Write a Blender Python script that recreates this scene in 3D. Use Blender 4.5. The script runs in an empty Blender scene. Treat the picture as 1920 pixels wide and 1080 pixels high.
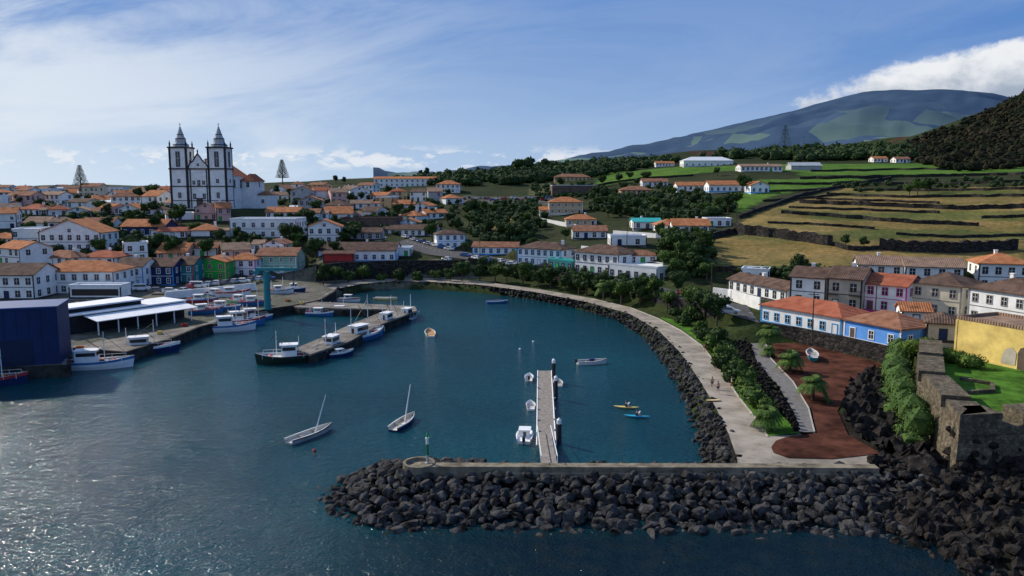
import bpy,bmesh,math,random
from mathutils import Vector,Matrix,noise
from mathutils.geometry import delaunay_2d_cdt
from mathutils.bvhtree import BVHTree
F=1450.;CH=32.;PT=math.atan(190/1450)
cp,sp=math.cos(PT),math.sin(PT)
rnd=random.Random(11)
S=bpy.context.scene;COL=S.collection
pi=math.pi
def ray(px,py):
    u=(540-py)/F
    return Vector(((px-960)/F,cp+sp*u,-sp+cp*u))
def P(px,py,z):
    d=ray(px,py);t=(z-CH)/d.z
    return Vector((d.x*t,d.y*t,z))
def Q(px,py,Y):
    d=ray(px,py);t=Y/d.y
    return Vector((d.x*t,Y,CH+d.z*t))
def Ps(l,z):return [P(x,y,z) for x,y in l]
# ------------------------------------------------------------ materials
def M(name,col,rough=.85,var=.18,scale=.6,bump=0.,metal=0.,spec=.3,col2=None,detail=4):
    m=bpy.data.materials.new(name);m.use_nodes=True;N=m.node_tree;b=N.nodes['Principled BSDF']
    b.inputs['Roughness'].default_value=rough;b.inputs['Metallic'].default_value=metal;b.inputs['Specular IOR Level'].default_value=spec
    g=N.nodes.new('ShaderNodeNewGeometry');n=N.nodes.new('ShaderNodeTexNoise')
    n.inputs['Scale'].default_value=scale;n.inputs['Detail'].default_value=detail;n.inputs['Roughness'].default_value=.65
    N.links.new(g.outputs['Position'],n.inputs['Vector'])
    r=N.nodes.new('ShaderNodeValToRGB');N.links.new(n.outputs[0],r.inputs[0])
    c2=col2 or tuple(min(1,c*(1+var)) for c in col);c1=tuple(c*(1-var*1.6) for c in col) if not col2 else col
    r.color_ramp.elements[0].position=.36;r.color_ramp.elements[1].position=.64
    r.color_ramp.elements[0].color=(*c1,1);r.color_ramp.elements[1].color=(*c2,1)
    N.links.new(r.outputs[0],b.inputs['Base Color'])
    if bump:
        bu=N.nodes.new('ShaderNodeBump');bu.inputs['Strength'].default_value=.8;bu.inputs['Distance'].default_value=bump
        n2=N.nodes.new('ShaderNodeTexNoise');n2.inputs['Scale'].default_value=scale*5;n2.inputs['Detail'].default_value=4
        N.links.new(g.outputs['Position'],n2.inputs['Vector']);N.links.new(n2.outputs[0],bu.inputs['Height']);N.links.new(bu.outputs[0],b.inputs['Normal'])
    return m
def MR(name,col,col2):
    m=M(name,col,.95,0,.55,0,col2=col2,detail=8,spec=.1);N=m.node_tree;b=N.nodes['Principled BSDF']
    t=N.nodes.new('ShaderNodeTexCoord')
    h=None
    for d,sc in(('X',.75),('Y',.75)):
        wv=N.nodes.new('ShaderNodeTexWave');wv.bands_direction=d;wv.inputs['Scale'].default_value=sc;wv.inputs['Distortion'].default_value=.3
        N.links.new(t.outputs['Object'],wv.inputs['Vector'])
        if h is None:h=wv
        else:
            a=N.nodes.new('ShaderNodeMath');N.links.new(h.outputs[1],a.inputs[0]);N.links.new(wv.outputs[1],a.inputs[1]);h=a
    bu=N.nodes.new('ShaderNodeBump');bu.inputs['Strength'].default_value=.8;bu.inputs['Distance'].default_value=.1
    N.links.new(h.outputs[0],bu.inputs['Height']);N.links.new(bu.outputs[0],b.inputs['Normal'])
    return m
def MB_(name,col,mortar,sc,bump=.1,lo=.55,hi=1.5):
    m=M(name,col,.95,.3,1.2,0,spec=.1);N=m.node_tree;b=N.nodes['Principled BSDF'];r=[x for x in N.nodes if x.type=='VALTORGB'][0]
    v=N.nodes.new('ShaderNodeTexVoronoi');v.feature='DISTANCE_TO_EDGE';v.inputs['Scale'].default_value=sc
    g=[x for x in N.nodes if x.type=='NEW_GEOMETRY'][0]
    mp=N.nodes.new('ShaderNodeMapping');mp.inputs['Scale'].default_value=(1,1,1.8);N.links.new(g.outputs['Position'],mp.inputs[0]);N.links.new(mp.outputs[0],v.inputs['Vector'])
    v2=N.nodes.new('ShaderNodeTexVoronoi');v2.inputs['Scale'].default_value=sc;N.links.new(mp.outputs[0],v2.inputs['Vector'])
    mx=N.nodes.new('ShaderNodeMix');mx.data_type='RGBA';mx.inputs[7].default_value=(*mortar,1)
    l=N.nodes.new('ShaderNodeMapRange');l.inputs[1].default_value=0;l.inputs[2].default_value=.09;l.inputs[3].default_value=1;l.inputs[4].default_value=0
    N.links.new(v.outputs['Distance'],l.inputs[0]);N.links.new(l.outputs[0],mx.inputs[0]);N.links.new(r.outputs[0],mx.inputs[6])
    hs=N.nodes.new('ShaderNodeHueSaturation');sx=N.nodes.new('ShaderNodeSeparateColor');N.links.new(v2.outputs['Color'],sx.inputs[0])
    mm=N.nodes.new('ShaderNodeMapRange');mm.inputs[3].default_value=lo;mm.inputs[4].default_value=hi;N.links.new(sx.outputs[0],mm.inputs[0]);N.links.new(mm.outputs[0],hs.inputs['Value'])
    N.links.new(mx.outputs[2],hs.inputs['Color']);N.links.new(hs.outputs[0],b.inputs['Base Color'])
    bu=N.nodes.new('ShaderNodeBump');bu.inputs['Distance'].default_value=bump;N.links.new(v.outputs['Distance'],bu.inputs['Height']);N.links.new(bu.outputs[0],b.inputs['Normal'])
    return m
W={'white':M('white_limewash',(.82,.82,.79),.9,.08,.5),'cream':M('cream_plaster',(.68,.6,.45),.9,.1,.5),'grey':M('grey_render',(.42,.42,.42),.9,.12,.5),
'blue':M('blue_paint',(.12,.34,.8),.85,.08,.5),'green':M('green_paint',(.03,.38,.06),.8,.1,.5),'yellow':M('yellow_paint',(.82,.6,.18),.9,.16,.4,detail=8),
'pink':M('pink_plaster',(.68,.42,.37),.9,.1,.5),'magenta':M('magenta_paint',(.55,.06,.28),.8,.08,.5),'teal':M('teal_paint',(.02,.2,.22),.6,.1,.5),
'navy':M('navy_paint',(.01,.026,.1),.6,.12,.4),'red':M('red_paint',(.4,.03,.03),.7,.1,.5),'brown':M('brown_stone',(.13,.09,.07),.95,.2,.6),
'ochre':M('ochre_plaster',(.62,.42,.22),.9,.1,.5),'pale green':M('pale_green_paint',(.3,.5,.36),.85,.1,.5),'beige':M('beige_plaster',(.5,.44,.34),.9,.14,.5)}
RF={'orange':MR('orange_tile',(.32,.12,.05),(.54,.22,.1)),'brown':MR('weathered_brown_tile',(.075,.047,.036),(.17,.11,.082)),'red':MR('red_tile',(.28,.08,.042),(.44,.15,.085)),
'rust':MR('rust_tile',(.19,.085,.05),(.36,.18,.11)),'faded':MR('faded_tile',(.2,.13,.095),(.38,.25,.17)),'grey':M('grey_sheet_roof',(.4,.42,.44),.6,.1),'white':M('white_flat_roof',(.74,.75,.76),.6,.06),'teal':M('teal_sheet_roof',(.03,.36,.34),.6,.1)}
basalt=M('dark_basalt_trim',(.042,.042,.046),.9,.25,1.5)
glass=M('window_glass',(.02,.025,.03),.12,.1,.5,spec=.6)
whitep=M('white_gloss_paint',(.8,.8,.79),.4,.05,1)
asphalt=M('asphalt',(.06,.06,.062),.95,.2,.5)
concrete=M('quay_concrete',(.2,.18,.155),.95,.28,.3,.02,detail=8,spec=.1)
kerbm=M('kerb_concrete',(.4,.37,.33),.95,.15,.8)
promenade_m=M('promenade_concrete',(.3,.262,.215),.95,.22,.3,.01,detail=9,spec=.1)
crown_conc=M('crown_wall_concrete',(.2,.172,.125),.95,.35,.6,.02,detail=8,spec=.1)
quaywall=M('dark_quay_wall',(.045,.042,.038),.95,.35,.5,.04,spec=.1)
cinder=M('red_cinder',(.085,.033,.021),1,.4,.3,.03,detail=9,spec=.05)
pathm=M('grey_paving',(.16,.15,.14),.95,.15,1.2)
stonewall=MB_('dry_stone_basalt',(.045,.041,.037),(.012,.011,.01),1.1,.15)
fortstone=MB_('fort_masonry',(.13,.108,.075),(.06,.05,.036),1.3,.06,.75,1.25)
rockm=M('basalt_boulder',(.05,.048,.047),.95,.6,.8,.1,spec=.12,detail=8)
rockm2=M('black_lava',(.023,.02,.018),.95,.5,.9,.12,spec=.1)
lawn=M('lawn_grass',(.062,.145,.018),1,.35,.4,.02,detail=9,spec=.05)
leafA=M('leaf_dark',(.015,.032,.01),.85,0,.5,col2=(.038,.066,.018),spec=.15)
leafB=M('leaf_mid',(.026,.058,.012),.85,0,.6,col2=(.065,.115,.026),spec=.15)
leafC=M('leaf_light',(.06,.11,.015),.85,0,.6,col2=(.13,.19,.03),spec=.15)
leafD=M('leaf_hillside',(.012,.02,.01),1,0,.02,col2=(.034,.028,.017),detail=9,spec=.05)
bark=M('bark',(.09,.065,.045),.95,.25,3)
metal=M('grey_metal',(.35,.36,.37),.5,.1,1,metal=.5)
darkmetal=M('dark_metal',(.03,.03,.032),.5,.1)
tyre=M('tyre_rubber',(.015,.015,.015),.9,.1)
wood=M('weathered_timber',(.24,.21,.18),.9,.2,2)
skin=M('skin',(.45,.26,.18),.6,.05)
orangep=M('orange_paint',(.6,.14,.03),.6,.1)
fish_blue=M('hull_blue_paint',(.03,.15,.36),.5,.1)
# ------------------------------------------------------------ mesh helpers
class MB:
    def __init__(s):s.v=[];s.f=[];s.m=[]
    def add(s,v,f,m=0):
        n=len(s.v);s.v.extend(tuple(x) for x in v);s.f.extend(tuple(i+n for i in q) for q in f);s.m.extend([m]*len(f));return s
    def box(s,x0,x1,y0,y1,z0,z1,m=0):
        return s.add([(x0,y0,z0),(x1,y0,z0),(x1,y1,z0),(x0,y1,z0),(x0,y0,z1),(x1,y0,z1),(x1,y1,z1),(x0,y1,z1)],
        [(3,2,1,0),(4,5,6,7),(0,1,5,4),(1,2,6,5),(2,3,7,6),(3,0,4,7)],m)
    def tube(s,p0,p1,r0,r1=None,n=8,m=0):
        r1=r0 if r1 is None else r1
        p0=Vector(p0);p1=Vector(p1);d=(p1-p0).normalized();a=d.orthogonal().normalized();b=d.cross(a);vs=[]
        for p,r in((p0,r0),(p1,r1)):
            for i in range(n):
                t=2*pi*i/n;vs.append(p+a*math.cos(t)*r+b*math.sin(t)*r)
        return s.add(vs,[(i,(i+1)%n,n+(i+1)%n,n+i) for i in range(n)]+[tuple(range(n))[::-1],tuple(range(n,2*n))],m)
    def lathe(s,prof,n=10,cx=0,cy=0,m=0,rot=0):
        vs=[(cx+r*math.cos(rot+2*pi*i/n),cy+r*math.sin(rot+2*pi*i/n),z) for r,z in prof for i in range(n)]
        fs=[(k*n+i,k*n+(i+1)%n,(k+1)*n+(i+1)%n,(k+1)*n+i) for k in range(len(prof)-1) for i in range(n)]
        fs+=[tuple(range(n))[::-1],tuple((len(prof)-1)*n+i for i in range(n))]
        return s.add(vs,fs,m)
    def prism(s,poly,z0,z1,m=0):
        n=len(poly)
        return s.add([(x,y,z0) for x,y in poly]+[(x,y,z1) for x,y in poly],[tuple(range(n))[::-1],tuple(range(n,2*n))]+[(i,(i+1)%n,n+(i+1)%n,n+i) for i in range(n)],m)
    def mesh(s,name,mats,smooth=False):
        me=bpy.data.meshes.new(name);me.from_pydata(s.v,[],s.f)
        for m in(mats if isinstance(mats,(list,tuple)) else [mats]):me.materials.append(m)
        if any(s.m):me.polygons.foreach_set('material_index',s.m)
        if smooth:me.polygons.foreach_set('use_smooth',[True]*len(s.f))
        return me
    def build(s,name,mats,parent=None,smooth=False,fix=False):
        me=s.mesh(name,mats,smooth)
        if fix:
            b=bmesh.new();b.from_mesh(me);bmesh.ops.recalc_face_normals(b,faces=b.faces);b.to_mesh(me);b.free()
        return link(name,me,parent)
def link(name,me,parent=None,loc=None,rz=None):
    o=bpy.data.objects.new(name,me);COL.objects.link(o)
    if parent:o.parent=parent
    if loc is not None:o.location=loc
    if rz is not None:o.rotation_euler=(0,0,rz)
    return o
def tag(o,label,cat,group=None):
    o['label']=label;o['category']=cat
    if group:o['group']=group
    return o
def thing(name,loc,rz,label,cat,group=None):
    return tag(link(name,None,None,loc,rz),label,cat,group)
def struct(o):o['kind']='structure';return o
def stuff(o,label,cat):o['kind']='stuff';return tag(o,label,cat)
def resample(pts,n):
    L=[0]
    for a,b in zip(pts,pts[1:]):L.append(L[-1]+(b-a).length)
    out=[];k=0
    for i in range(n):
        t=L[-1]*i/(n-1)
        while k<len(L)-2 and t>L[k+1]:k+=1
        s=(t-L[k])/max(1e-6,L[k+1]-L[k]);out.append(pts[k].lerp(pts[k+1],s))
    return out
def strip(name,a,b,mat,n=60,dz=0):
    a=resample(a,n);b=resample(b,n);m=MB()
    for i in range(n-1):
        m.add([a[i]+Vector((0,0,dz)),a[i+1]+Vector((0,0,dz)),b[i+1]+Vector((0,0,dz)),b[i]+Vector((0,0,dz))],[(0,1,2,3)])
    o=m.build(name,mat,fix=False);return struct(o)
def wallline(name,pts,h,w,mat,sink=.5,parent=None,jit=0):
    n=len(pts);vs=[];m=MB()
    for i,p in enumerate(pts):
        d=(pts[min(n-1,i+1)]-pts[max(0,i-1)]);d.z=0;d.normalize();q=Vector((-d.y,d.x,0))*w/2
        z0=(p.z-sink);z1=p.z+h*(1+jit*noise.noise(p*.7))
        vs+=[(p.x-q.x,p.y-q.y,z0),(p.x+q.x,p.y+q.y,z0),(p.x+q.x,p.y+q.y,z1),(p.x-q.x,p.y-q.y,z1)]
    fs=[]
    for i in range(n-1):
        for k in range(4):fs.append((i*4+k,i*4+(k+1)%4,i*4+4+(k+1)%4,i*4+4+k))
    fs+=[(0,1,2,3),((n-1)*4+3,(n-1)*4+2,(n-1)*4+1,(n-1)*4)]
    m.add(vs,fs);return m.build(name,mat,parent,fix=True)
def offs(l,d):
    out=[]
    for i,p in enumerate(l):
        a=l[max(0,i-1)];b=l[min(len(l)-1,i+1)];v_=(b-a);v_.z=0;v_.normalize();out.append(p+Vector((-v_.y,v_.x,0))*d)
    return out
# ------------------------------------------------------------ terrain
V=[];E=[]
def line(pts):
    n=len(V);V.extend(pts);E.extend((n+i,n+i+1) for i in range(len(pts)-1))
def pts(l):V.extend(Q(*a) for a in l)
WLp=[(1302,875),(1300,862),(1290,800),(1270,745),(1240,690),(1205,640),(1150,603),(1080,582),(1000,567),(900,552),(800,544),(740,542),(680,546),(632,556)]
FRp=[(1385,868),(1365,810),(1340,760),(1310,710),(1275,660),(1235,620),(1180,588),(1100,566),(1000,547),(900,534),(800,528),(740,527),(680,532),(632,541)]
BKp=[(1445,868),(1440,820),(1415,782),(1385,745),(1355,700),(1318,650),(1277,620),(1235,598),(1185,578),(1110,560),(1010,543),(900,528),(800,522),(740,521),(680,525),(640,532)]
WLl=Ps(WLp,-.8);FR=Ps(FRp,2.2);BK=Ps(BKp,2.2)
dn=lambda l,z:[Vector((p.x,p.y,p.z-z)) for p in l]
line(WLl);line(dn(FR,.2));line(dn(BK,.2))
line([Vector((p.x*.96,p.y*.96,-5)) for p in WLl[2:]])
QE=Ps([(-500,700),(0,690),(128,684),(133,652),(235,660),(320,634),(375,612),(400,606),(430,593),(500,579),(545,573),(600,562),(628,545)],2.0)
line(QE);line([Vector((p.x*.996,p.y*.996,-4)) for p in QE])
CO=Ps([(1500,990),(1640,1012),(1735,1045),(1800,1085),(1900,1160),(2300,1400)],-.8)
line(CO);line(Ps([(1445,872),(1560,874),(1640,878),(1720,900),(1800,930),(1950,980),(2300,1050)],2.0))
R1=Ps([(1425,606)],5)+Ps([(1345,583)],5.6)+Ps([(1250,557)],5.9)+Ps([(1180,538)],6)+Ps([(1100,522)],6.2)+Ps([(1000,505)],6.5)+Ps([(930,493)],6.8)+Ps([(880,487)],7.2)+Ps([(800,477)],8)+Ps([(742,455)],10.5)
R2=Ps([(1400,572)],6)+Ps([(1335,563)],6)+Ps([(1250,541)],6)+Ps([(1180,525)],6.2)+Ps([(1100,510)],6.4)+Ps([(1010,495)],6.7)+Ps([(940,484)],7)+Ps([(880,474)],7.6)+Ps([(830,462)],9)+Ps([(770,446)],11)
line(dn(R1,.2));line(dn(R2,.2))
rb=offs(R1,1.2)[1:8];line([Vector((p.x,p.y,2.9)) for p in rb])
WT=[Q(592,500,243),Q(640,495,248),Q(740,491,253),Q(840,491,256),Q(872,490,257)]
line(WT);line([Vector((p.x*.995,p.y*.995,2.4)) for p in WT])
RW=Ps([(1430,607),(1500,618),(1580,634),(1680,656),(1720,664)],4.8)
line(RW);line([Vector((p.x-.5,p.y-.6,2.3)) for p in RW])
FTp=Ps([(1724,640),(1722,700),(1800,785),(1920,780),(2200,765)],8.3)
line([Vector((p.x+.4,p.y+.6,6.0)) for p in FTp]);line([Vector((p.x-.6,p.y-.9,2.3)) for p in FTp])
line(Ps([(1365,545),(1475,570),(1600,580),(1700,592),(1810,601),(1925,623)],6.6))
line(Ps([(1400,525),(1560,545),(1700,555),(1850,562),(2100,580)],7.4))
line(Ps([(-500,575),(0,556),(200,548),(330,536),(480,521),(560,513)],3.3))
pts([(0,500,235),(200,492,250),(400,482,262),(520,478,262),(0,460,265),(200,455,272),(400,452,278),(600,458,282),(700,450,292),
(0,420,310),(200,421,310),(400,421,315),(600,425,320),(750,428,340),(870,450,300),(0,390,360),(200,392,355),(320,392,345),(430,392,345),(500,392,360),(330,388,420),(500,388,420),(650,396,370),(800,398,390),(900,405,375),
(0,368,460),(300,370,450),(550,372,440),(750,368,480),(900,372,470),(0,354.5,800),(300,354,800),(600,352,700),(850,345,720),
(0,352,2000),(400,351,2000),(-1200,352,2000),(-1200,372,450),(-1200,450,250),(700,346,1500),(900,330,1200),(960,470,268),(1050,462,262),(1150,465,240),(1240,478,225),
(960,425,340),(1100,430,310),(1200,442,285),(1290,450,262),(1000,392,400),(1100,392,370),(1240,402,330),(1330,425,300),
(1000,366,480),(1150,366,430),(1300,366,390),(1000,342,600),(1150,338,550),(1300,316,520),(1400,322,470),(1000,322,850),(1150,308,900),(1300,295,850),(1500,288,850),
(1000,310,1400),(1150,302,1400),(1300,288,1400),(1500,282,1300),(1340,502,212),(1450,503,207),(1600,500,203),(1750,502,203),(1920,505,203),(2300,500,195),
(1390,445,258),(1550,456,238),(1700,458,235),(1900,462,230),(2300,450,215),(1450,402,305),(1600,402,298),(1750,402,288),(1920,402,275),
(1450,370,360),(1600,366,360),(1800,362,335),(1950,350,325),(1400,346,405),(1550,341,420),(1700,332,425),(1900,327,420),(2300,320,400),
(1550,312,560),(1700,306,580),(1880,312,500),(1700,274,950),(1780,247,900),(1850,216,850),(1920,180,800),(2050,140,750),(2300,105,700),(1620,284,900),
(1700,295,700),(1800,305,600),(1920,290,540),(2300,270,500)])
V+=[Vector(a) for a in[(0,20,-6),(-30,75,-6),(20,100,-5),(-60,150,-6),(0,180,-6),(-200,90,-6),(-600,-200,-8),(600,-300,-8),(0,-300,-8),(30,40,-6),(200,20,2),(300,60,6),(-500,120,-5),(1500,1500,60),(700,1600,60),(3000,1000,100),(-6000,7000,20),(6000,7000,40),(0,7000,25),(-4000,300,20),(4000,-300,30),(-6000,3000,30)]]
res=delaunay_2d_cdt([Vector((p.x,p.y)) for p in V],E,[],0,1e-4,True)
vv=[]
for i,p in enumerate(res[0]):
    o=res[3][i]
    if o:vv.append(Vector((p.x,p.y,V[o[0]].z)))
    else:
        q=sorted(V,key=lambda a:(a.x-p.x)**2+(a.y-p.y)**2)[:2];vv.append(Vector((p.x,p.y,(q[0].z+q[1].z)/2)))
bm=bmesh.new();bv=[bm.verts.new(p) for p in vv]
for f in res[2]:
    try:bm.faces.new([bv[i] for i in f])
    except:pass
for it in range(8):
    es=[e for e in bm.edges if e.calc_length()>max(3,.013*max(60,(e.verts[0].co.xy+e.verts[1].co.xy).length/2)) and max(e.verts[0].co.z,e.verts[1].co.z)>1 and (e.verts[0].co.y+e.verts[1].co.y)>100 and abs(e.verts[0].co.x+e.verts[1].co.x)<2.2*(e.verts[0].co.y+e.verts[1].co.y)]
    if not es:break
    bmesh.ops.subdivide_edges(bm,edges=es,cuts=1);bmesh.ops.triangulate(bm,faces=[f for f in bm.faces if len(f.verts)>3])
for v in bm.verts:
    c=v.co
    if c.z>9 and c.y>190:
        k=min(1,(c.z-9)/6);c.z+=k*noise.noise(c*.03)*1.0+k*noise.noise(c*.12)*.3
        if c.y>480:c.z+=noise.noise(c*.006)*min(9,(c.y-480)*.012)
bmesh.ops.recalc_face_normals(bm,faces=bm.faces)
BV=BVHTree.FromBMesh(bm)
def hit(px,py):
    d=ray(px,py).normalized();l=BV.ray_cast(Vector((0,0,CH)),d)[0]
    return l if l is not None else Q(px,py,600)
def gz(x,y):
    l=BV.ray_cast(Vector((x,y,2000)),Vector((0,0,-1)))[0]
    return l.z if l else 0
def inpoly(x,y,pl):
    c=False;n=len(pl);j=n-1
    for i in range(n):
        a,b=pl[i],pl[j]
        if (a.y>y)!=(b.y>y) and x<(b.x-a.x)*(y-a.y)/(b.y-a.y)+a.x:c=not c
        j=i
    return c
def hp(l):return[hit(x,y) for x,y in l]
gold=(.17,.135,.055);green=(.075,.15,.025);dark=(.026,.036,.015)
regs=[(hp([(1385,400),(1440,370),(1560,350),(1640,345),(1620,332),(1500,334),(1420,338),(1400,360),(1330,385)]),green),
(hp([(1240,470),(1340,500),(1480,503),(1700,505),(1925,500),(1925,350),(1800,352),(1560,352),(1420,400),(1385,420),(1400,440),(1330,450)]),gold),
(hp([(1500,330),(1640,330),(1920,322),(1920,303),(1500,306)]),green),(hp([(1110,352),(1250,330),(1500,322),(1500,308),(1300,312),(1130,325)]),green),
(hp([(890,415),(965,408),(960,428),(900,432)]),gold),(hp([(1000,340),(1120,345),(1110,362),(990,366)]),(.09,.095,.045)),(hp([(868,366),(1040,366),(1040,384),(868,384)]),(.09,.088,.085)),
(hp([(-300,580),(0,558),(330,538),(480,522),(560,514),(600,500),(480,490),(0,520),(-300,520)]),(.06,.06,.06)),
([P(a,b,2) for a,b in[(-500,720),(140,720),(240,680),(600,565),(640,530),(480,519),(330,534),(0,554),(-500,570)]],(.13,.125,.11)),
([P(a,b,2) for a,b in[(600,560),(650,535),(900,524),(880,515),(600,515)]],(.13,.12,.1))]
bandc=[(.2,.145,.055),(.13,.12,.045),(.22,.165,.065),(.16,.125,.048),(.095,.105,.035),(.18,.135,.052),(.11,.115,.038),(.2,.15,.06)]
me=bpy.data.meshes.new('ground');bm.to_mesh(me);bm.free()
ca=me.color_attributes.new('Col','FLOAT_COLOR','POINT')
for i,v in enumerate(me.vertices):
    c=v.co;col=dark if c.y>480 else (.034,.042,.02)
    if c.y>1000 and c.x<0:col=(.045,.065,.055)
    if c.y<240 and c.x>-20 and c.z<6.5:col=(.032,.045,.016)
    if c.y<100 and c.x<60:col=(.022,.02,.018)
    for pl,k in regs:
        if inpoly(c.x,c.y,pl):
            col=k
            if k is gold:col=bandc[int(c.z/2.5+noise.noise(c*.02)*.8+int(c.x/60+noise.noise(c*.01)*.5)*3)%8]
            break
    if c.x>300 and c.y>500 and noise.noise(c*.012)>.1:col=(.06,.027,.02)
    ca.data[i].color=(*col,1)
gm=M('terrain',(.8,.8,.8),1,.35,.06,.0,detail=8,spec=.05);N=gm.node_tree;b=N.nodes['Principled BSDF'];r=[x for x in N.nodes if x.type=='VALTORGB'][0]
r.color_ramp.elements[0].color=(.65,.75,.6,1);r.color_ramp.elements[1].color=(1.25,1.15,1.1,1)
at=N.nodes.new('ShaderNodeVertexColor');at.layer_name='Col'
n2=N.nodes.new('ShaderNodeTexNoise');n2.inputs['Scale'].default_value=.7;n2.inputs['Detail'].default_value=7;n2.inputs['Roughness'].default_value=.7
g=[x for x in N.nodes if x.type=='NEW_GEOMETRY'][0];N.links.new(g.outputs['Position'],n2.inputs['Vector'])
mr=N.nodes.new('ShaderNodeMapRange');mr.inputs[1].default_value=.3;mr.inputs[2].default_value=.7;mr.inputs[3].default_value=.5;mr.inputs[4].default_value=1.45;N.links.new(n2.outputs[0],mr.inputs[0])
m1=N.nodes.new('ShaderNodeMix');m1.data_type='RGBA';m1.blend_type='MULTIPLY';m1.inputs[0].default_value=1;N.links.new(at.outputs[0],m1.inputs[6]);N.links.new(r.outputs[0],m1.inputs[7])
m2=N.nodes.new('ShaderNodeMix');m2.data_type='RGBA';m2.blend_type='MULTIPLY';m2.inputs[0].default_value=1;N.links.new(m1.outputs[2],m2.inputs[6]);N.links.new(mr.outputs[0],m2.inputs[7])
N.links.new(m2.outputs[2],b.inputs['Base Color'])
bu=N.nodes.new('ShaderNodeBump');bu.inputs['Distance'].default_value=.5;bu.inputs['Strength'].default_value=.6;N.links.new(n2.outputs[0],bu.inputs['Height']);N.links.new(bu.outputs[0],b.inputs['Normal'])
me.materials.append(gm);me.polygons.foreach_set('use_smooth',[True]*len(me.polygons));struct(link('ground',me))
print('terrain verts',len(me.vertices))
# mountain
m=MB();na,nr=200,56
ridge=[(700,330),(1000,312),(1090,292),(1130,285),(1200,268),(1300,245),(1400,224),(1500,197),(1560,180),(1620,166),(1680,160),(1780,161),(1860,170),(2000,205),(2300,250),(2900,300)]
def rz_(px):
    for a,b in zip(ridge,ridge[1:]):
        if a[0]<=px<=b[0]:return a[1]+(b[1]-a[1])*(px-a[0])/(b[0]-a[0])
    return 320
for i in range(na):
    px=700+2200*i/(na-1)
    for j in range(nr):
        t=j/(nr-1);Y=1300+5200*t
        top=Q(px,rz_(px),5000);z0=50
        s=min(1,(Y-1300)/3700);z=z0+(top.z-z0)*(s**1.15)
        if Y>5000:z=top.z-(Y-5000)*.25
        x=top.x/5000*Y;q=Vector((x,Y,0))
        z+=(noise.fractal(q*.0018,1,2,6))*150*s*min(1,max(.1,abs(Y-5000)/1800))
        m.v.append((x,Y,z-20))
for i in range(na-1):
    for j in range(nr-1):
        a=i*nr+j;m.f.append((a,a+nr,a+nr+1,a+1));m.m.append(0)
mm=M('mountain_haze_green',(.03,.06,.115),1,0,.0022,0,col2=(.05,.088,.14),detail=9,spec=.05);N=mm.node_tree;b=N.nodes['Principled BSDF'];r=[x for x in N.nodes if x.type=='VALTORGB'][0]  # aerial haze painted in: green base colour shifted towards blue
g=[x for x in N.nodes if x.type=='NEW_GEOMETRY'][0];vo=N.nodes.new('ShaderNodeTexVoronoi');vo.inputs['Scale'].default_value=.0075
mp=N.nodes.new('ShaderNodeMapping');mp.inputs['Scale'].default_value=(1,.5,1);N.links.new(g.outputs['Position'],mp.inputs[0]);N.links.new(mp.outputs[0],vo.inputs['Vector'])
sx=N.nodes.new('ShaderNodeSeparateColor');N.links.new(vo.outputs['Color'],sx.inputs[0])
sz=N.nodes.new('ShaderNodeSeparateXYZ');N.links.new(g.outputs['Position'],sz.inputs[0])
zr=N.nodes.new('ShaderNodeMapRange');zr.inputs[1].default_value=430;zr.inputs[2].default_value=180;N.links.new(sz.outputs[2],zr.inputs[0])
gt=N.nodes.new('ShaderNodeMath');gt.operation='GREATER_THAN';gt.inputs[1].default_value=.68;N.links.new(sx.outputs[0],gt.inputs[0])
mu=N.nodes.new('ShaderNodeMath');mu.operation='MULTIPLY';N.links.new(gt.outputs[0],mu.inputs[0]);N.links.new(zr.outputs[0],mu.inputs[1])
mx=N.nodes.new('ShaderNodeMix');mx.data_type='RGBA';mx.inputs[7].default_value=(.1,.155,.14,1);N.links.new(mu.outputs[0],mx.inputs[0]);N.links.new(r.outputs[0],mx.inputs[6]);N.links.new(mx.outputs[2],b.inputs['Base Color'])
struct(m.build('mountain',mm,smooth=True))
# water
wm=bpy.data.materials.new('sea_water');wm.use_nodes=True;N=wm.node_tree;b=N.nodes['Principled BSDF']
b.inputs['Roughness'].default_value=.1;b.inputs['IOR'].default_value=1.26;b.inputs['Specular IOR Level'].default_value=.5
g=N.nodes.new('ShaderNodeNewGeometry');hh=None
for sc,st,dt in((.28,.55,2),(1.1,.46,3),(3.6,.34,3),(.05,.6,2)):
    n=N.nodes.new('ShaderNodeTexNoise');n.inputs['Scale'].default_value=sc;n.inputs['Detail'].default_value=dt;N.links.new(g.outputs['Position'],n.inputs['Vector'])
    mu=N.nodes.new('ShaderNodeMath');mu.operation='MULTIPLY';mu.inputs[1].default_value=st;N.links.new(n.outputs[0],mu.inputs[0])
    if hh is None:hh=mu
    else:
        a=N.nodes.new('ShaderNodeMath');N.links.new(hh.outputs[0],a.inputs[0]);N.links.new(mu.outputs[0],a.inputs[1]);hh=a
bu=N.nodes.new('ShaderNodeBump');bu.inputs['Strength'].default_value=1;bu.inputs['Distance'].default_value=.5;N.links.new(hh.outputs[0],bu.inputs['Height']);N.links.new(bu.outputs[0],b.inputs['Normal'])
n=N.nodes.new('ShaderNodeTexNoise');n.inputs['Scale'].default_value=.02;n.inputs['Detail'].default_value=4;N.links.new(g.outputs['Position'],n.inputs['Vector'])
r=N.nodes.new('ShaderNodeValToRGB');r.color_ramp.elements[0].position=.35;r.color_ramp.elements[1].position=.65;r.color_ramp.elements[0].color=(.0015,.03,.042,1);r.color_ramp.elements[1].color=(.002,.056,.07,1)
N.links.new(n.outputs[0],r.inputs[0])
sx=N.nodes.new('ShaderNodeSeparateXYZ');N.links.new(g.outputs['Position'],sx.inputs[0])
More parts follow.
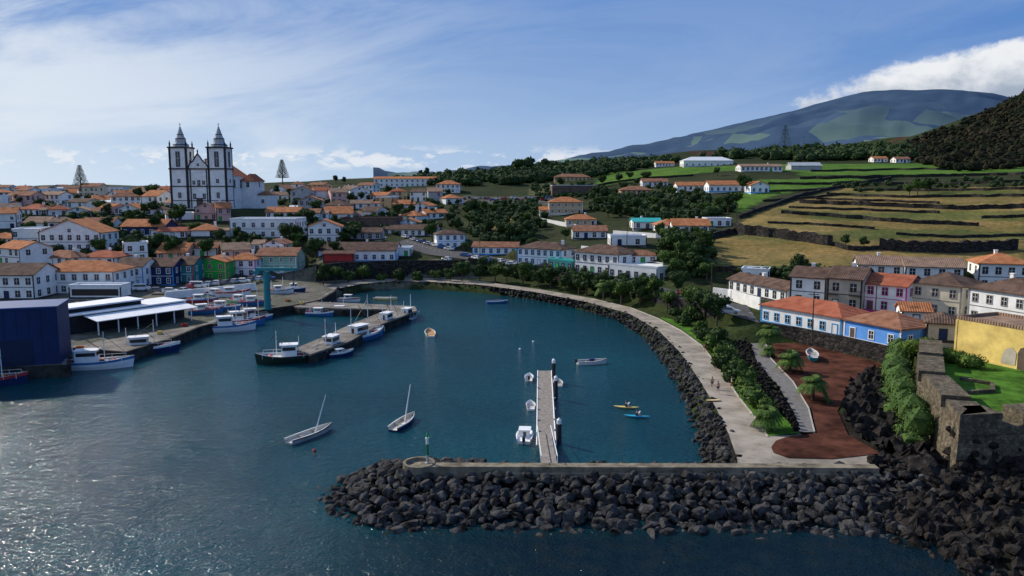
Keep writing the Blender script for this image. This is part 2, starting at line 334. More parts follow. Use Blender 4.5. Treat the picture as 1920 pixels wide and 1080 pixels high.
def mrg(o,a,b_):
    q=N.nodes.new('ShaderNodeMapRange');q.interpolation_type='SMOOTHSTEP';q.inputs[1].default_value=a;q.inputs[2].default_value=b_;N.links.new(o,q.inputs[0]);return q.outputs[0]
mu=N.nodes.new('ShaderNodeMath');mu.operation='MULTIPLY';N.links.new(mrg(sx.outputs[0],-32,4),mu.inputs[0]);N.links.new(mrg(sx.outputs[1],76,66),mu.inputs[1])
n3=N.nodes.new('ShaderNodeTexVoronoi');n3.inputs['Scale'].default_value=.5;N.links.new(g.outputs['Position'],n3.inputs['Vector'])
rk=N.nodes.new('ShaderNodeValToRGB');rk.color_ramp.elements[0].color=(.006,.013,.013,1);rk.color_ramp.elements[1].color=(.001,.009,.014,1);rk.color_ramp.elements[1].position=.7;N.links.new(n3.outputs['Distance'],rk.inputs[0])
mx=N.nodes.new('ShaderNodeMix');mx.data_type='RGBA';N.links.new(mu.outputs[0],mx.inputs[0]);N.links.new(r.outputs[0],mx.inputs[6]);N.links.new(rk.outputs[0],mx.inputs[7]);N.links.new(mx.outputs[2],b.inputs['Base Color'])
m=MB();m.add([(-20000,-4000,0),(20000,-4000,0),(20000,25000,0),(-20000,25000,0)],[(0,1,2,3)]);struct(m.build('water',wm))
# ------------------------------------------------------------ ground sheets
strip('promenade',FR,BK,promenade_m,90)
strip('road',R1,R2,asphalt,60,.02)
ml=resample([a.lerp(b,.5) for a,b in zip(resample(R1,60),resample(R2,60))],170);m=MB()
for i in range(0,168,3):
    a,b=ml[i],ml[i+1];d=(b-a);q=Vector((-d.y,d.x,0)).normalized()*.09;u=Vector((0,0,.06));m.add([a-q+u,b-q+u,b+q+u,a+q+u],[(0,1,2,3)])
struct(m.build('road_marking',whitep))
def poly(name,l,z,mat,th=None):
    m=MB();p=[P(x,y,z) for x,y in l]
    m.add(p,[tuple(range(len(p)))])
    o=m.build(name,mat,fix=True)
    if o.data.polygons[0].normal.z<0:o.data.flip_normals()
    return struct(o)
poly('plaza',[(1383,872),(1383,862),(1440,818),(1500,812),(1530,850),(1632,852),(1634,880)],2.24,promenade_m)
poly('cinder_ground',[(1450,632),(1500,640),(1580,662),(1668,684),(1655,700),(1600,720),(1570,770),(1590,815),(1652,850),(1560,860),(1478,858),(1450,848),(1446,838),(1455,826),(1478,818),(1530,812),(1524,775),(1492,722),(1448,675)],2.32,cinder)
strip('footpath',Ps([(1403,632),(1420,680),(1460,725),(1490,775),(1497,810)],2.4),Ps([(1432,630),(1445,672),(1487,716),(1516,765),(1527,810)],2.4),pathm,30)
poly('quay_apron',[(-400,702),(0,689),(127,683),(134,651),(235,659),(320,633),(375,611),(400,605),(430,592),(500,578),(545,572),(600,561),(626,545),(640,533),(560,520),(480,530),(330,552),(135,585),(-400,600)],2.03,concrete)
tag(wallline('quay_wall',[Vector((p.x*.998,p.y*.998,1.9)) for p in QE],.2,.7,quaywall,4),'long dark weathered quay wall along the left side of the harbour','quay wall')
tag(wallline('kerb',BK[1:],.12,.2,kerbm,.2),'thin pale kerb along the landward edge of the curved promenade','kerb')
tag(wallline('path_kerb',Ps([(1432,630),(1445,672),(1487,716),(1516,765),(1527,810)],2.4),.1,.16,kerbm,.2),'thin pale kerb between the footpath and the red cinder ground','kerb')
strip('garden_lawn',[p.copy() for p in Ps([(1442,818),(1417,780),(1387,743),(1357,698),(1320,648),(1279,618),(1237,596)],2.23)],Ps([(1500,812),(1462,775),(1425,735),(1395,700),(1365,655),(1330,612),(1275,588)],2.5),lawn,40,.03)
tag(wallline('roadside_wall',[Vector((p.x,p.y,q.z)) for p,q in zip(offs(R1,.5)[1:8],R1[1:8])],.75,.45,stonewall,4.5),'long dark stone wall holding up the bay road behind the promenade trees','wall')
# ------------------------------------------------------------ rocks
def rock(seed,sub=2,amp=.32,flat=.78):
    b=bmesh.new();bmesh.ops.create_icosphere(b,subdivisions=sub,radius=1);o=Vector((seed*7.3,seed*3.1,seed))
    for v in b.verts:
        n=v.co.normalized();k=1+noise.noise(n*1.1+o)*amp*1.5+noise.noise(n*2.6+o)*amp*.5
        c=n*k
        for ax in(Vector((.6,.3,.74)),Vector((-.7,.5,.4)),Vector((.2,-.9,.3)),Vector((.1,.2,-1)),Vector((-.5,-.6,.6)),Vector((.8,-.3,-.1))):
            ax=(ax+Vector((math.sin(seed*ax.x*9),math.cos(seed*3*ax.y),math.sin(seed)))*.4).normalized();dd=c.dot(ax)
            if dd>.6:c-=ax*(dd-.6)
        v.co=Vector((c.x*1.08,c.y*.92,c.z*flat*1.08))
    me=bpy.data.meshes.new('boulder');b.to_mesh(me);b.free();return me
rocks=[rock(i) for i in range(9)];rsm=[rock(i+20,1) for i in range(7)]
for r_ in rocks:r_.materials.append(rockm)
def rdata(me):return [v.co.copy() for v in me.vertices],[tuple(p.vertices) for p in me.polygons]
rsmd=[rdata(r_) for r_ in rsm];rbgd=[rdata(r_) for r_ in rocks]
def rockfield(name,pl,mat,label,cat='rocks',big=False):
    m=MB()
    for p,s in pl:
        vs,fs=rnd.choice(rbgd if big else rsmd);R_=Matrix.Rotation(rnd.uniform(0,6.3),3,Vector((rnd.uniform(-.4,.4),rnd.uniform(-.4,.4),1)).normalized())
        sc=Vector((s*rnd.uniform(.8,1.25),s*rnd.uniform(.8,1.2),s*rnd.uniform(.75,1.1)))
        m.add([p+R_@Vector((v.x*sc.x,v.y*sc.y,v.z*sc.z)) for v in vs],fs)
    return stuff(m.build(name,mat),label,cat)
SPA=Vector((-10.3,78.4));SPB=Vector((60,77.6))
def mh(x,y):
    p=Vector((x,y));t=max(0,min(1,(p-SPA).dot(SPB-SPA)/(SPB-SPA).length_squared));q=SPA.lerp(SPB,t);d=(p-q).length+noise.noise(Vector((x*.25,y*.25,0)))*.7
    if y>q.y and x>-3:d*=1.35
    return 2.5-max(0,d-1.2)*.335
m=MB();xs=[-26+i*1.5 for i in range(64)];ys=[62+i*1.3 for i in range(26)]
for x in xs:
    for y in ys:m.v.append((x,y,max(-3,mh(x,y)-.65)))
for i in range(len(xs)-1):
    for j in range(len(ys)-1):
        a=i*len(ys)+j;m.f.append((a,a+len(ys),a+len(ys)+1,a+1));m.m.append(0)
struct(m.build('breakwater_mound',rockm2))
cand=[];y=63.
while y<93:
    x=-24.
    while x<48:
        X=x+rnd.uniform(-.4,.4);Y=y+rnd.uniform(-.4,.4);h=mh(X,Y)
        if h>-.55 and not(X>-9.5 and abs(Y-77.9)<1.0):
            cand.append((X,Y,h))
        x+=1.02
    y+=.9
front=sorted(cand,key=lambda c:(c[1]>79,c[1]));nf=front[:300];rest=front[300:]
for X,Y,h in nf:
    o=link('boulder',rnd.choice(rocks),None,(X,Y,h-.1+rnd.uniform(-.15,.2)));o.rotation_euler=(rnd.uniform(-.7,.7),rnd.uniform(-.7,.7),rnd.uniform(0,6.3))
    s=rnd.choice([.45,.55,.64,.74,.84,.95]);o.scale=(s*rnd.uniform(.85,1.3),s,s*rnd.uniform(.8,1.15))
    tag(o,'dark grey basalt boulder piled in the seaward slope of the breakwater','boulder','boulders armouring the breakwater')
rockfield('breakwater_rocks',[(Vector((X,Y,h-.1+rnd.uniform(-.15,.2))),rnd.uniform(.45,.9)) for X,Y,h in rest],rockm,'grey rocks covering the crest and inner slope of the breakwater',big=True)
rl=[]
for i in range(420):
    X=rnd.uniform(-21,46);Y=rnd.uniform(66.5,77);h=mh(X,Y)
    if h>-.5:rl.append((Vector((X,Y,h)),rnd.uniform(.2,.42)))
rockfield('breakwater_rubble',rl,rockm,'small rubble wedged between the breakwater boulders')
rl=[]
a=resample(WLl,230);b=resample(dn(FR,.1),230)
for i in range(230):
    for k in range(5):
        t=(k+rnd.uniform(.1,.9))/5;p=a[i].lerp(b[i],t);s=rnd.uniform(.42,.78);rl.append((p+Vector((rnd.uniform(-.5,.5),rnd.uniform(-.5,.5),rnd.uniform(-.15,.15))),s))
    if i<120:
        for k in range(5):
            t=rnd.uniform(0,1);p=a[i].lerp(b[i],t);rl.append((p+Vector((rnd.uniform(-1,1),rnd.uniform(-1,1),.05)),rnd.uniform(.3,.55)))
rockfield('revetment_rocks',rl,rockm,'long curving bank of grey boulders lining the bay below the promenade')
a=resample(Ps([(1372,640),(1396,680),(1430,728),(1466,770),(1490,805)],2.6),40);b=resample(Ps([(1402,634),(1418,680),(1456,725),(1486,775),(1496,808)],2.6),40);rl=[]
for i in range(40):
    for k in range(7):rl.append((a[i].lerp(b[i],rnd.random())+Vector((0,0,rnd.uniform(-.1,.5))),rnd.uniform(.25,.55)))
rockfield('bank_rocks',rl,rockm2,'dark stone bank between the garden bed and the upper footpath')
def lava(name,poly_,zf,sc=1):
    m=MB();st=.6;x0=min(p.x for p in poly_);x1=max(p.x for p in poly_);y0=min(p.y for p in poly_);y1=max(p.y for p in poly_)
    nx=int((x1-x0)/st);ny=int((y1-y0)/st);id_={}
    for i in range(nx+1):
        for j in range(ny+1):
            x=x0+i*st;y=y0+j*st
            if inpoly(x,y,poly_):
                q=Vector((x,y,0));n=(noise.noise(q*.22)*1.5+abs(noise.noise(q*.6))*1.6+noise.noise(q*1.4)*.7)*sc
                id_[i,j]=len(m.v);m.v.append((x+noise.noise(q*2)*.4,y+noise.noise(q*2.3)*.4,zf(x,y)+n))
    for (i,j),k in id_.items():
        if (i+1,j) in id_ and (i,j+1) in id_ and (i+1,j+1) in id_:m.f.append((k,id_[i+1,j],id_[i+1,j+1],id_[i,j+1]));m.m.append(0)
    return struct(m.build(name,rockm2))
lp=Ps([(1600,900),(1640,872),(1700,850),(1760,868),(1800,885),(1925,890),(2250,890)],2)+Ps([(2350,1420),(1900,1180),(1800,1100),(1735,1060),(1640,1022),(1560,1008)],-1)
lz=lambda x,y:max(-1.2,gz(x,y))+.2
lava('lava_shore',lp,lz)
lp2=Ps([(1575,770),(1590,715),(1640,692),(1672,715),(1690,760),(1722,810),(1755,868),(1720,882),(1650,850),(1590,810)],2.3)
lava('lava_outcrop',lp2,lambda x,y:2.5,1.25)
rl=[];bx=(min(p.x for p in lp),max(p.x for p in lp),min(p.y for p in lp),max(p.y for p in lp))
for i in range(2300):
    x=rnd.uniform(bx[0],min(75,bx[1]));y=rnd.uniform(bx[2],bx[3])
    if inpoly(x,y,lp):rl.append((Vector((x,y,lz(x,y)+rnd.uniform(.1,.8))),rnd.choice([.25,.35,.45,.55,.7,.9])))
for i in range(240):
    x=rnd.uniform(35,75);y=rnd.uniform(75,115)
    if inpoly(x,y,lp2):rl.append((Vector((x,y,rnd.uniform(2.6,3.9))),rnd.uniform(.3,1.0)))
rockfield('lava_rocks',rl,rockm2,'jumbled black lava rocks along the shore under the stone fort')
# crown wall
t=thing('crown_wall',(0,0,0),0,'long low concrete wall capping the breakwater with a rounded seaward end','wall')
wp=[Vector((x,y,2.3)) for x,y in[(-9.6,77.9),(0,77.8),(15,77.7),(30,77.6),(P(1632,880,2.3).x,77.4)]]
wallline('wall_body',wp,.85,1.2,crown_conc,1,t)
wallline('seaward_step',[Vector((p.x,p.y-.85,2.3)) for p in wp[1:]],.3,.48,crown_conc,1,t)
m=MB();m.lathe([(1.7,1.3),(1.7,3.25),(1.4,3.26),(1.4,2.9)],20,-9.8,78.4);m.build('rounded_end',crown_conc,t)
pb=Vector((-8.9,78.4,2.9));t=thing('harbour_beacon',pb,0,'slim green and white harbour beacon post on the rounded wall end','beacon')
MB().lathe([(.26,0),(.26,.3),(.15,.31),(.15,1.1)],12).build('base',W['grey'],t)
MB().lathe([(.15,1.1),(.15,2.3)],12).build('green_band',M('beacon_green',(.02,.18,.07),.7,.1),t)
MB().lathe([(.15,2.3),(.15,2.9),(.2,2.91),(.2,3.0)],12).build('upper_post',W['white'],t)
MB().lathe([(.1,3.0),(.12,3.2),(.09,3.4),(.02,3.48)],10).build('lantern',W['green'],t)
# ------------------------------------------------------------ houses
wcache={}
def winmesh(trim,kind):
    k=(trim.name,kind)
    if k in wcache:return wcache[k]
    w_,h_={'n':(.95,1.35),'s':(.7,.8),'t':(1.0,2.1),'c':(1.5,3.6),'w':(2.2,1.2)}[kind]
    s=.15;m=MB();x=w_/2;o=x+s
    m.box(-o,o,-.09,0,-s-.02,0,0);m.box(-o,o,-.08,0,h_,h_+s,0);m.box(-o,-x,-.07,0,0,h_,0);m.box(x,o,-.07,0,0,h_,0)
    m.box(-.035,.035,-.05,0,0,h_,1);m.box(-x,x,-.045,0,h_*.55,h_*.55+.06,1)
    f=m.mesh('window',[trim,whitep]);p=MB().box(-x,x,-.025,0,0,h_).mesh('pane',glass)
    fm=MB();fm.v=m.v[:];fm.f=m.f[:];fm.m=m.m[:];fm.box(-x,x,-.025,0,0,h_,2)
    wcache[k]=(f,p,fm.mesh('window_small',[trim,whitep,glass]));return wcache[k]
def doormesh(trim,leaf):
    k=(trim.name,leaf.name,'d')
    if k in wcache:return wcache[k]
    m=MB();m.box(-.65,-.5,-.08,0,0,2.2,0);m.box(.5,.65,-.08,0,0,2.2,0);m.box(-.65,.65,-.09,0,2.2,2.38,0);m.box(-.5,.5,-.04,0,0,2.2,1)
    wcache[k]=m.mesh('door',[trim,leaf]);return wcache[k]
def win(par,x,y,z,rz,trim,kind='n',far=False):
    f,p,fs=winmesh(trim,kind)
    if far:return link('window',fs,par,(x,y,z),rz)
    o=link('window',f,par,(x,y,z),rz);link('pane',p,o);return o
def roofmesh(rt,w,d,H,sl,o=.4):
    x=w/2+o;y0=-o;y1=d+o;e=H-o*sl
    if rt in('gx','hip') :
        r=H+d/2*sl;i=x if rt=='gx' else max(.01,w/2-d/2)
        if rt=='hip' and w<d:
            r=H+w/2*sl;top=[(-x,y0,e),(x,y0,e),(x,y1,e),(-x,y1,e),(0,w/2,r),(0,d-w/2,r)];fs=[(0,1,4),(1,2,5,4),(2,3,5),(3,0,4,5)]
        else:top=[(-x,y0,e),(x,y0,e),(x,y1,e),(-x,y1,e),(-i,d/2,r),(i,d/2,r)];fs=[(0,1,5,4),(1,2,5),(2,3,4,5),(3,0,4)]
        if rt=='gx':fs=[(0,1,5,4),(2,3,4,5)]
    elif rt=='gy':
        r=H+w/2*sl;top=[(-x,y0,e),(x,y0,e),(x,y1,e),(-x,y1,e),(0,y0,r),(0,y1,r)];fs=[(1,2,5,4),(3,0,4,5)]
    elif rt=='shed':
        top=[(-x,y0,e),(x,y0,e),(x,y1,H+d*sl*.5),(-x,y1,H+d*sl*.5)];fs=[(0,1,2,3)]
    m=MB();n=len(top);m.add(top+[(a,b,c-.2) for a,b,c in top],fs+[tuple(i+n for i in f[::-1]) for f in fs])
    ed={}
    for f in fs:
        for a,b in zip(f,f[1:]+f[:1]):ed[(a,b)]=1
    for (a,b) in ed:
        if (b,a) not in ed:m.f.append((b,a,a+n,b+n));m.m.append(0)
    return m
def house(A,B,st,d,wc,rc,rt,label,trim=None,far=False,base=None,side=True,chim=None,cat='house',group=None,sl=.4,nowin=False,doorc=None,sh=2.85,gap=2.7):
    mid=(A+B)/2;dv=B-A;w=math.hypot(dv.x,dv.y);rz=math.atan2(dv.y,dv.x)
    z=min(A.z,B.z,mid.z);t=thing('house' if cat=='house' else cat.replace(' ','_'),(mid.x,mid.y,z),rz,label,cat,group)
    H=st*sh+.25;wm_=W[wc];trim=trim or basalt
    m=MB();m.box(-w/2,w/2,0,d,-4,H)
    if rt=='gx':
        r=H+d/2*sl-.22;m.add([(-w/2,0,H),(-w/2,d,H),(-w/2,d/2,r),(w/2,0,H),(w/2,d,H),(w/2,d/2,r)],[(0,2,1),(3,4,5),(0,3,5,2),(1,2,5,4)])
    if rt=='gy':
        r=H+w/2*sl-.22;m.add([(-w/2,0,H),(w/2,0,H),(0,0,r),(-w/2,d,H),(w/2,d,H),(0,d,r)],[(0,1,2),(3,5,4),(0,2,5,3),(1,4,5,2)])
    m.build('wall',wm_,t)
    if rt=='flat':
        q=MB();e=.25
        q.box(-w/2-.05,w/2+.05,-.05,e,H,H+.5);q.box(-w/2-.05,w/2+.05,d-e,d+.05,H,H+.5);q.box(-w/2-.05,-w/2+e,e,d-e,H,H+.5);q.box(w/2-e,w/2+.05,e,d-e,H,H+.5);q.box(-w/2+e,w/2-e,e,d-e,H-.05,H+.06)
        ro=q.build('roof',RF[rc],t)
    else:ro=roofmesh(rt,w,d,H,sl).build('roof',RF[rc],t)
    if chim or (chim is None and rnd.random()<.5 and rt!='flat'):
        cx=rnd.uniform(-w/3,w/3);cy=d*.6;q=MB();zt=H+(min(w,d) if rt=='hip' else d if rt!='gy' else w)/2*sl+.5;q.box(cx-.35,cx+.35,cy-.35,cy+.35,H,zt);q.box(cx-.43,cx+.43,cy-.43,cy+.43,zt,zt+.15);q.build('chimney',W['white'],ro)
    if group=='town houses' and rnd.random()<.55:
        s_=rnd.choice([-1,1]);wa=rnd.uniform(2.5,5);da=d*rnd.uniform(.5,.8);ha=rnd.uniform(2.3,3.1);y0=rnd.uniform(0,d-da);xa,xb=(w/2+.02,w/2+wa) if s_>0 else (-w/2-wa,-w/2-.02)
        an=MB().box(xa,xb,y0+.1,y0+da,-4,ha).build('annexe',W[rnd.choice([wc,'white','white','grey'])],t)
        q=roofmesh('gx',xb-xa,da-.1,0,.35,.2) if rnd.random()<.6 else MB().box(-(xb-xa)/2-.1,(xb-xa)/2+.1,0,da,0,.25);q.v=[(x+(xa+xb)/2,y+y0+.05,z_+ha+.02) for x,y,z_ in q.v];q.build('annexe_roof',RF[rnd.choice(['orange','rust','faded','white','grey'])],an)
        win(an,(xa+xb)/2,y0+.1,.9,0,trim,'n',far)
    if not far:
        q=MB();q.box(-w/2-.03,w/2+.03,-.05,0,0,.5);q.box(w/2,w/2+.05,-.03,d,0,.5);q.box(-w/2-.05,-w/2,-.03,d,0,.5)
        for s_ in(-1,1):q.box(s_*(w/2-.13)-.16,s_*(w/2-.13)+.16,-.06,0,.5,H-.15)
        q.build('plinth_and_corner_trim',base or trim,t)
        if st>1:MB().box(-w/2+.3,w/2-.3,-.05,0,sh+.05,sh+.2).build('string_course',trim,t)
    if nowin:return t
    n=max(1,int(w/gap));dc=rnd.randrange(n)
    for k in range(st):
        for i in range(n):
            x=-w/2+w*(i+.5)/n
            if k==0 and i==dc:
                link('door',doormesh(trim,doorc or W[rnd.choice(['brown','green','navy','white'])]),t,(x,0,0))
            elif group!='town houses' or rnd.random()<.72:win(t,x+(rnd.uniform(-.45,.45) if group else 0),0,k*sh+.95,0,trim,'n' if rnd.random()<.8 or not group else 's',far)
    if side:
        ns=max(1,int(d/3.4));hz=1 if mid.x<0 else -1
        for k in range(st):
            for i in range(ns):
                y=d*(i+.5)/ns
                if group=='town houses' and rnd.random()<.5:continue
                win(t,hz*w/2,y,k*sh+.95,hz*pi/2,trim,'n',far)
                if not far and abs(mid.x)<90:win(t,-hz*w/2,y,k*sh+.95,-hz*pi/2,trim,'n',far)
    if rt=='gy' and w>5:win(t,0,0,H+.1,0,trim,'s',far)
    return t
def H(x0,x1,y,st,d,wc,rc,rt,label,yaw=0,z=None,**k):
    c=P((x0+x1)/2,y,z) if z is not None else hit((x0+x1)/2,y)
    w=(x1-x0)/F*c.y*1.01;c.z-=.1
    dv=Vector((math.cos(yaw),math.sin(yaw),0))*w/2
    return house(c-dv,c+dv,st,d,wc,rc,rt,label,**k)
def HH(a,b,z,*r,**k):return house(P(a[0],a[1],z),P(b[0],b[1],z),*r,**k)
bt=M('blue_trim_paint',(.05,.3,.62),.7,.05);mt=W['magenta'];gt_=M('grey_stone_trim',(.25,.24,.23),.9,.15)
HH((1365,546),(1474,571),6.6,1,7,'white','brown','gx','long low white house, dark brown roof, left end of the right hand street',sh=3.0)
HH((1480,572),(1547,578),6.6,2,9,'white','brown','gx','white two storey house with brown tiled roof left of the beige one',sh=3.1)
t=HH((1549,580),(1614,586),6.6,2,10,'beige','brown','gx','beige two storey house with small balconies and dark brown roof',sh=3.3)
for x in(-2.2,2.2):
    m=MB();m.box(x-1.1,x+1.1,-.9,-.07,3.3,3.42)
    for k in range(9):m.box(x-1.08+k*.26,x-1.05+k*.26,-.9,-.87,3.42,4.3)
    m.box(x-1.1,x+1.1,-.91,-.86,4.3,4.36);m.build('balcony',darkmetal,t)
HH((1617,583),(1698,592),6.6,2,9,'white','red','gx','white house with magenta painted trim and orange red roof',trim=mt,base=mt)
HH((1703,588),(1800,600),6.6,2,10,'cream','brown','hip','cream two storey house with brown hipped roof right of the magenta trimmed house',trim=gt_,sh=3.2)
HH((1812,604),(1922,624),6.6,2,10,'white','brown','hip','white two storey house with broad grey bands at the right edge of the street',trim=gt_,sh=3.3)
H(1838,1925,545,2,10,'white','orange','hip','white house with orange roof rising behind the grey banded house',yaw=-.3,z=7.6,sh=3.2)
H(1700,1800,545,2,9,'white','faded','gx','low white building with faded roof behind the cream house',yaw=-.3,z=7.4)
H(1610,1690,540,2,9,'white','faded','gx','white house with faded roof behind the magenta trimmed house',yaw=-.3,z=7.4)
H(1390,1440,528,1,6,'white','white','flat','small white annexe with flat roof behind the long low house',yaw=-.4,z=7.4)
HH((1426,604),(1576,633),4.8,1,9,'white','red','hip','white single storey house with bright blue trim and orange red hipped roof',trim=bt,base=bt,sh=3.6,gap=2.4)
HH((1581,634),(1688,657),4.8,1,9,'blue','rust','hip','sky blue single storey house with white trim and brown roof',trim=whitep,base=whitep,sh=3.5,gap=3.2)
H(1692,1742,612,1,6,'white','orange','gx','small white house with orange roof between the blue and cream houses',yaw=-.3,z=6.3)
HH((1735,640),(1800,645),6.1,1,8,'beige','brown','hip','low house with weathered brown roof beside the yellow building',sh=3.2)
t=HH((1788,668),(1925,698),6.2,1,9,'yellow','faded','flat','yellow building with peeling plaster and dark doorway beside the fort lawn',trim=W['yellow'],base=W['yellow'],sh=5.6,chim=False,nowin=True)
m=MB();m.add([(x,-.06,z) for x,z in[(4.2,0),(6.2,0),(6.2,2.5),(5.9,3.2),(5.2,3.5),(4.5,3.2),(4.2,2.5)]],[tuple(range(7))]);m.build('doorway',W['brown'],t)
m=MB();m.add([(x,-.055,z) for x,z in[(1.8,.6),(3.9,.55),(4.0,2.4),(3.3,3.1),(2.4,2.7),(2.0,1.8)]],[tuple(range(6))]);m.build('peeled_patch',W['beige'],t)
tag(wallline('retaining_wall',[Vector((p.x-.35,p.y-.4,4.8)) for p in RW],.5,.5,stonewall,3),'dark stone retaining wall under the blue house','wall')
tag(wallline('garden_wall',Ps([(1337,556),(1365,560),(1425,577)],6.2),2.2,.3,W['white'],1),'white courtyard wall left of the long low white house','wall')
H(885,970,478,1,8,'white','rust','gx','low white cafe building with rust roof behind parked cars',yaw=-.15,trim=bt)
HH((970,497),(1052,503),6.6,2,9,'white','brown','hip','white two storey house with blue corner trim beside the teal house',trim=bt,base=bt,gap=2.4)
HH((1028,504),(1073,510),6.4,1,3,'teal','teal','flat','small teal shopfront at the roadside')
HH((1076,511),(1160,520),6.3,2,10,'white','brown','hip','white two storey house with brown hipped roof right of the teal shopfront',gap=2.6,sh=3.2)
HH((1140,520),(1232,530),6.2,1,11,'white','white','flat','white flat roofed building with terrace at the road bend',sh=3.6)
H(1160,1232,497,1,6,'white','rust','hip','white upper pavilion with rust roof above the flat terrace',yaw=-.1)
H(820,873,467,2,8,'white','brown','hip','small white two storey house with blue windows standing alone by the parking area',yaw=.25,trim=bt)
H(597,742,490,1,12,'white','brown','gx','long white restaurant with dark roofs above the harbour wall',trim=bt,sh=3.8)
H(606,662,492,1,3,'red','brown','shed','red fronted terrace shelter in front of the long white restaurant',nowin=True,chim=False)
H(735,770,482,1,8,'white','white','flat','white flat roofed block at the right end of the restaurant')
H(578,640,457,2,10,'white','orange','gy','white gabled house with orange roof above the restaurant',yaw=.15,sh=3.1)
H(645,715,450,1,8,'grey','brown','gx','grey house with dark roof left of the parking area')
H(718,818,443,1,9,'white','brown','gx','long white house with dark roof above the parking area',yaw=-.1)
H(640,745,428,1,14,'brown','brown','flat','unfinished brown stone building on the slope',nowin=True,sh=4)
H(1030,1092,402,2,11,'ochre','orange','hip','ochre villa with orange hipped roof on the wooded slope',trim=whitep)
H(1012,1040,405,1,7,'cream','orange','gx','small cream wing at the left of the ochre villa',trim=whitep)
H(1062,1118,424,1,9,'ochre','orange','hip','ochre single storey house with orange roof below the villa',trim=whitep)
H(1075,1138,448,1,9,'white','rust','gx','white house with rust roof beneath the ochre houses')
H(1145,1212,462,1,8,'white','white','flat','blocky white house with flat roof and few windows',gap=5)
H(1188,1240,430,1,10,'white','teal','gx','white house with teal sheet roof on the hillside',sl=.25)
H(1232,1278,436,1,10,'white','orange','hip','white house with orange roof right of the teal roofed one')
H(1262,1330,438,1,11,'white','orange','gx','white house with long orange roof at the edge of the golden field',yaw=-.1)
H(1326,1372,426,1,8,'white','white','flat','small flat white house beside the golden field')
H(1165,1222,366,1,10,'ochre','rust','hip','ochre house with rust roof in front of the green fields')
H(1205,1252,350,1,9,'white','rust','gx','distant white house with rust roof behind the ochre one',far=True)
H(1270,1330,358,1,9,'white','orange','gx','white house with orange roof left of the blue based barn',far=True)
H(1330,1408,360,1,10,'white','orange','gx','long white barn with orange roof and blue base',base=bt,trim=bt,sh=3.6)
H(1408,1442,362,1,10,'white','orange','gy','white gabled wing of the blue based barn',base=bt,trim=bt,sh=3.8)
H(1283,1374,312,1,16,'white','white','hip','white school like building with pale hipped roof on the hill crest',sh=5,gap=5,trim=gt_,chim=False)
H(1390,1466,321,1,12,'white','faded','gx','long low white farmhouse right of the hill crest building',far=True,sl=.25)
H(1484,1540,319,1,10,'grey','grey','gx','grey farm shed in the green fields',far=True,nowin=True,chim=False)
H(1040,1106,339,1,11,'ochre','rust','hip','ochre house with rust roof in a field near the skyline',far=True)
H(1036,1120,365,1,22,'brown','grey','flat','long dark flat roofed warehouse behind the hill car park',nowin=True,sh=5,far=True)
H(1230,1264,312,1,9,'white','orange','gx','far white house with orange roof left of the hill crest building',far=True)
for i,(x,y) in enumerate([(1545,295),(1570,292),(1598,293),(1650,304),(1692,305),(1618,296)]):
    H(x-12,x+14,y,1,9,'white',['orange','rust','red'][i%3],'gx','tiny far white house below the dark hillside, %s in its line'%['1st','2nd','3rd','5th','6th','4th'][i],far=True,group='far houses below the hillside')
H(702,816,350,2,14,'white','orange','gx','long white two storey building with orange roof on the skyline right of the church',sh=3.2,gap=4,far=True,sl=.25)
H(818,862,362,2,12,'white','orange','hip','white two storey house right of the long skyline building',far=True)
H(432,556,446,2,14,'white','white','flat','large white building with rows of windows below the church',sh=3.3,gap=3.2,trim=gt_)
H(498,560,410,1,10,'white','orange','gx','white hall with orange roof above the large white building')
H(75,190,472,2,12,'white','orange','gy','big white gabled house with orange roof among the trees at left',sh=3.2)
H(228,308,442,1,12,'navy','orange','gx','blue walled house with orange roof behind the gabled house',trim=whitep,sh=3.4)
H(-40,66,562,2,12,'white','brown','gx','white two storey house at the far left of the waterfront',z=3.3,sh=3.2)
H(68,215,552,2,12,'white','orange','hip','white waterfront restaurant with glazed terrace and orange roof',z=3.3,sh=3.1,trim=gt_)
H(217,270,540,2,10,'white','brown','gx','white waterfront house with dark roof left of the blue fronted one',z=3.3,sh=3.1,trim=bt,base=bt)
H(271,326,536,2,10,'navy','brown','gx','blue fronted waterfront house with dark roof',z=3.3,trim=whitep,base=bt)
H(328,364,532,2,10,'teal','brown','gx','narrow dark teal waterfront house with red ground floor',z=3.3,trim=whitep,base=W['red'])
H(366,424,526,2,10,'green','orange','gy','vivid green gabled waterfront house with orange roof',z=3.3,trim=W['ochre'],sl=.3)
H(426,480,520,2,10,'white','orange','hip','white waterfront house with orange hipped roof right of the green one',z=3.3,trim=mt)
H(482,556,512,2,11,'pale green','rust','gx','pale green waterfront house with rust roof behind the teal crane',z=4,trim=whitep)
o=H(130,228,560,1,5,'white','white','flat','glazed ground floor terrace of the waterfront restaurant',z=3.3,nowin=True,sh=3,cat='terrace')
MB().box(-6,6,-.06,0,.9,2.6).build('glazing',glass,o)
nth=lambda i:str(i)+('th' if 10<=i%100<=20 else {1:'st',2:'nd',3:'rd'}.get(i%10,'th'))
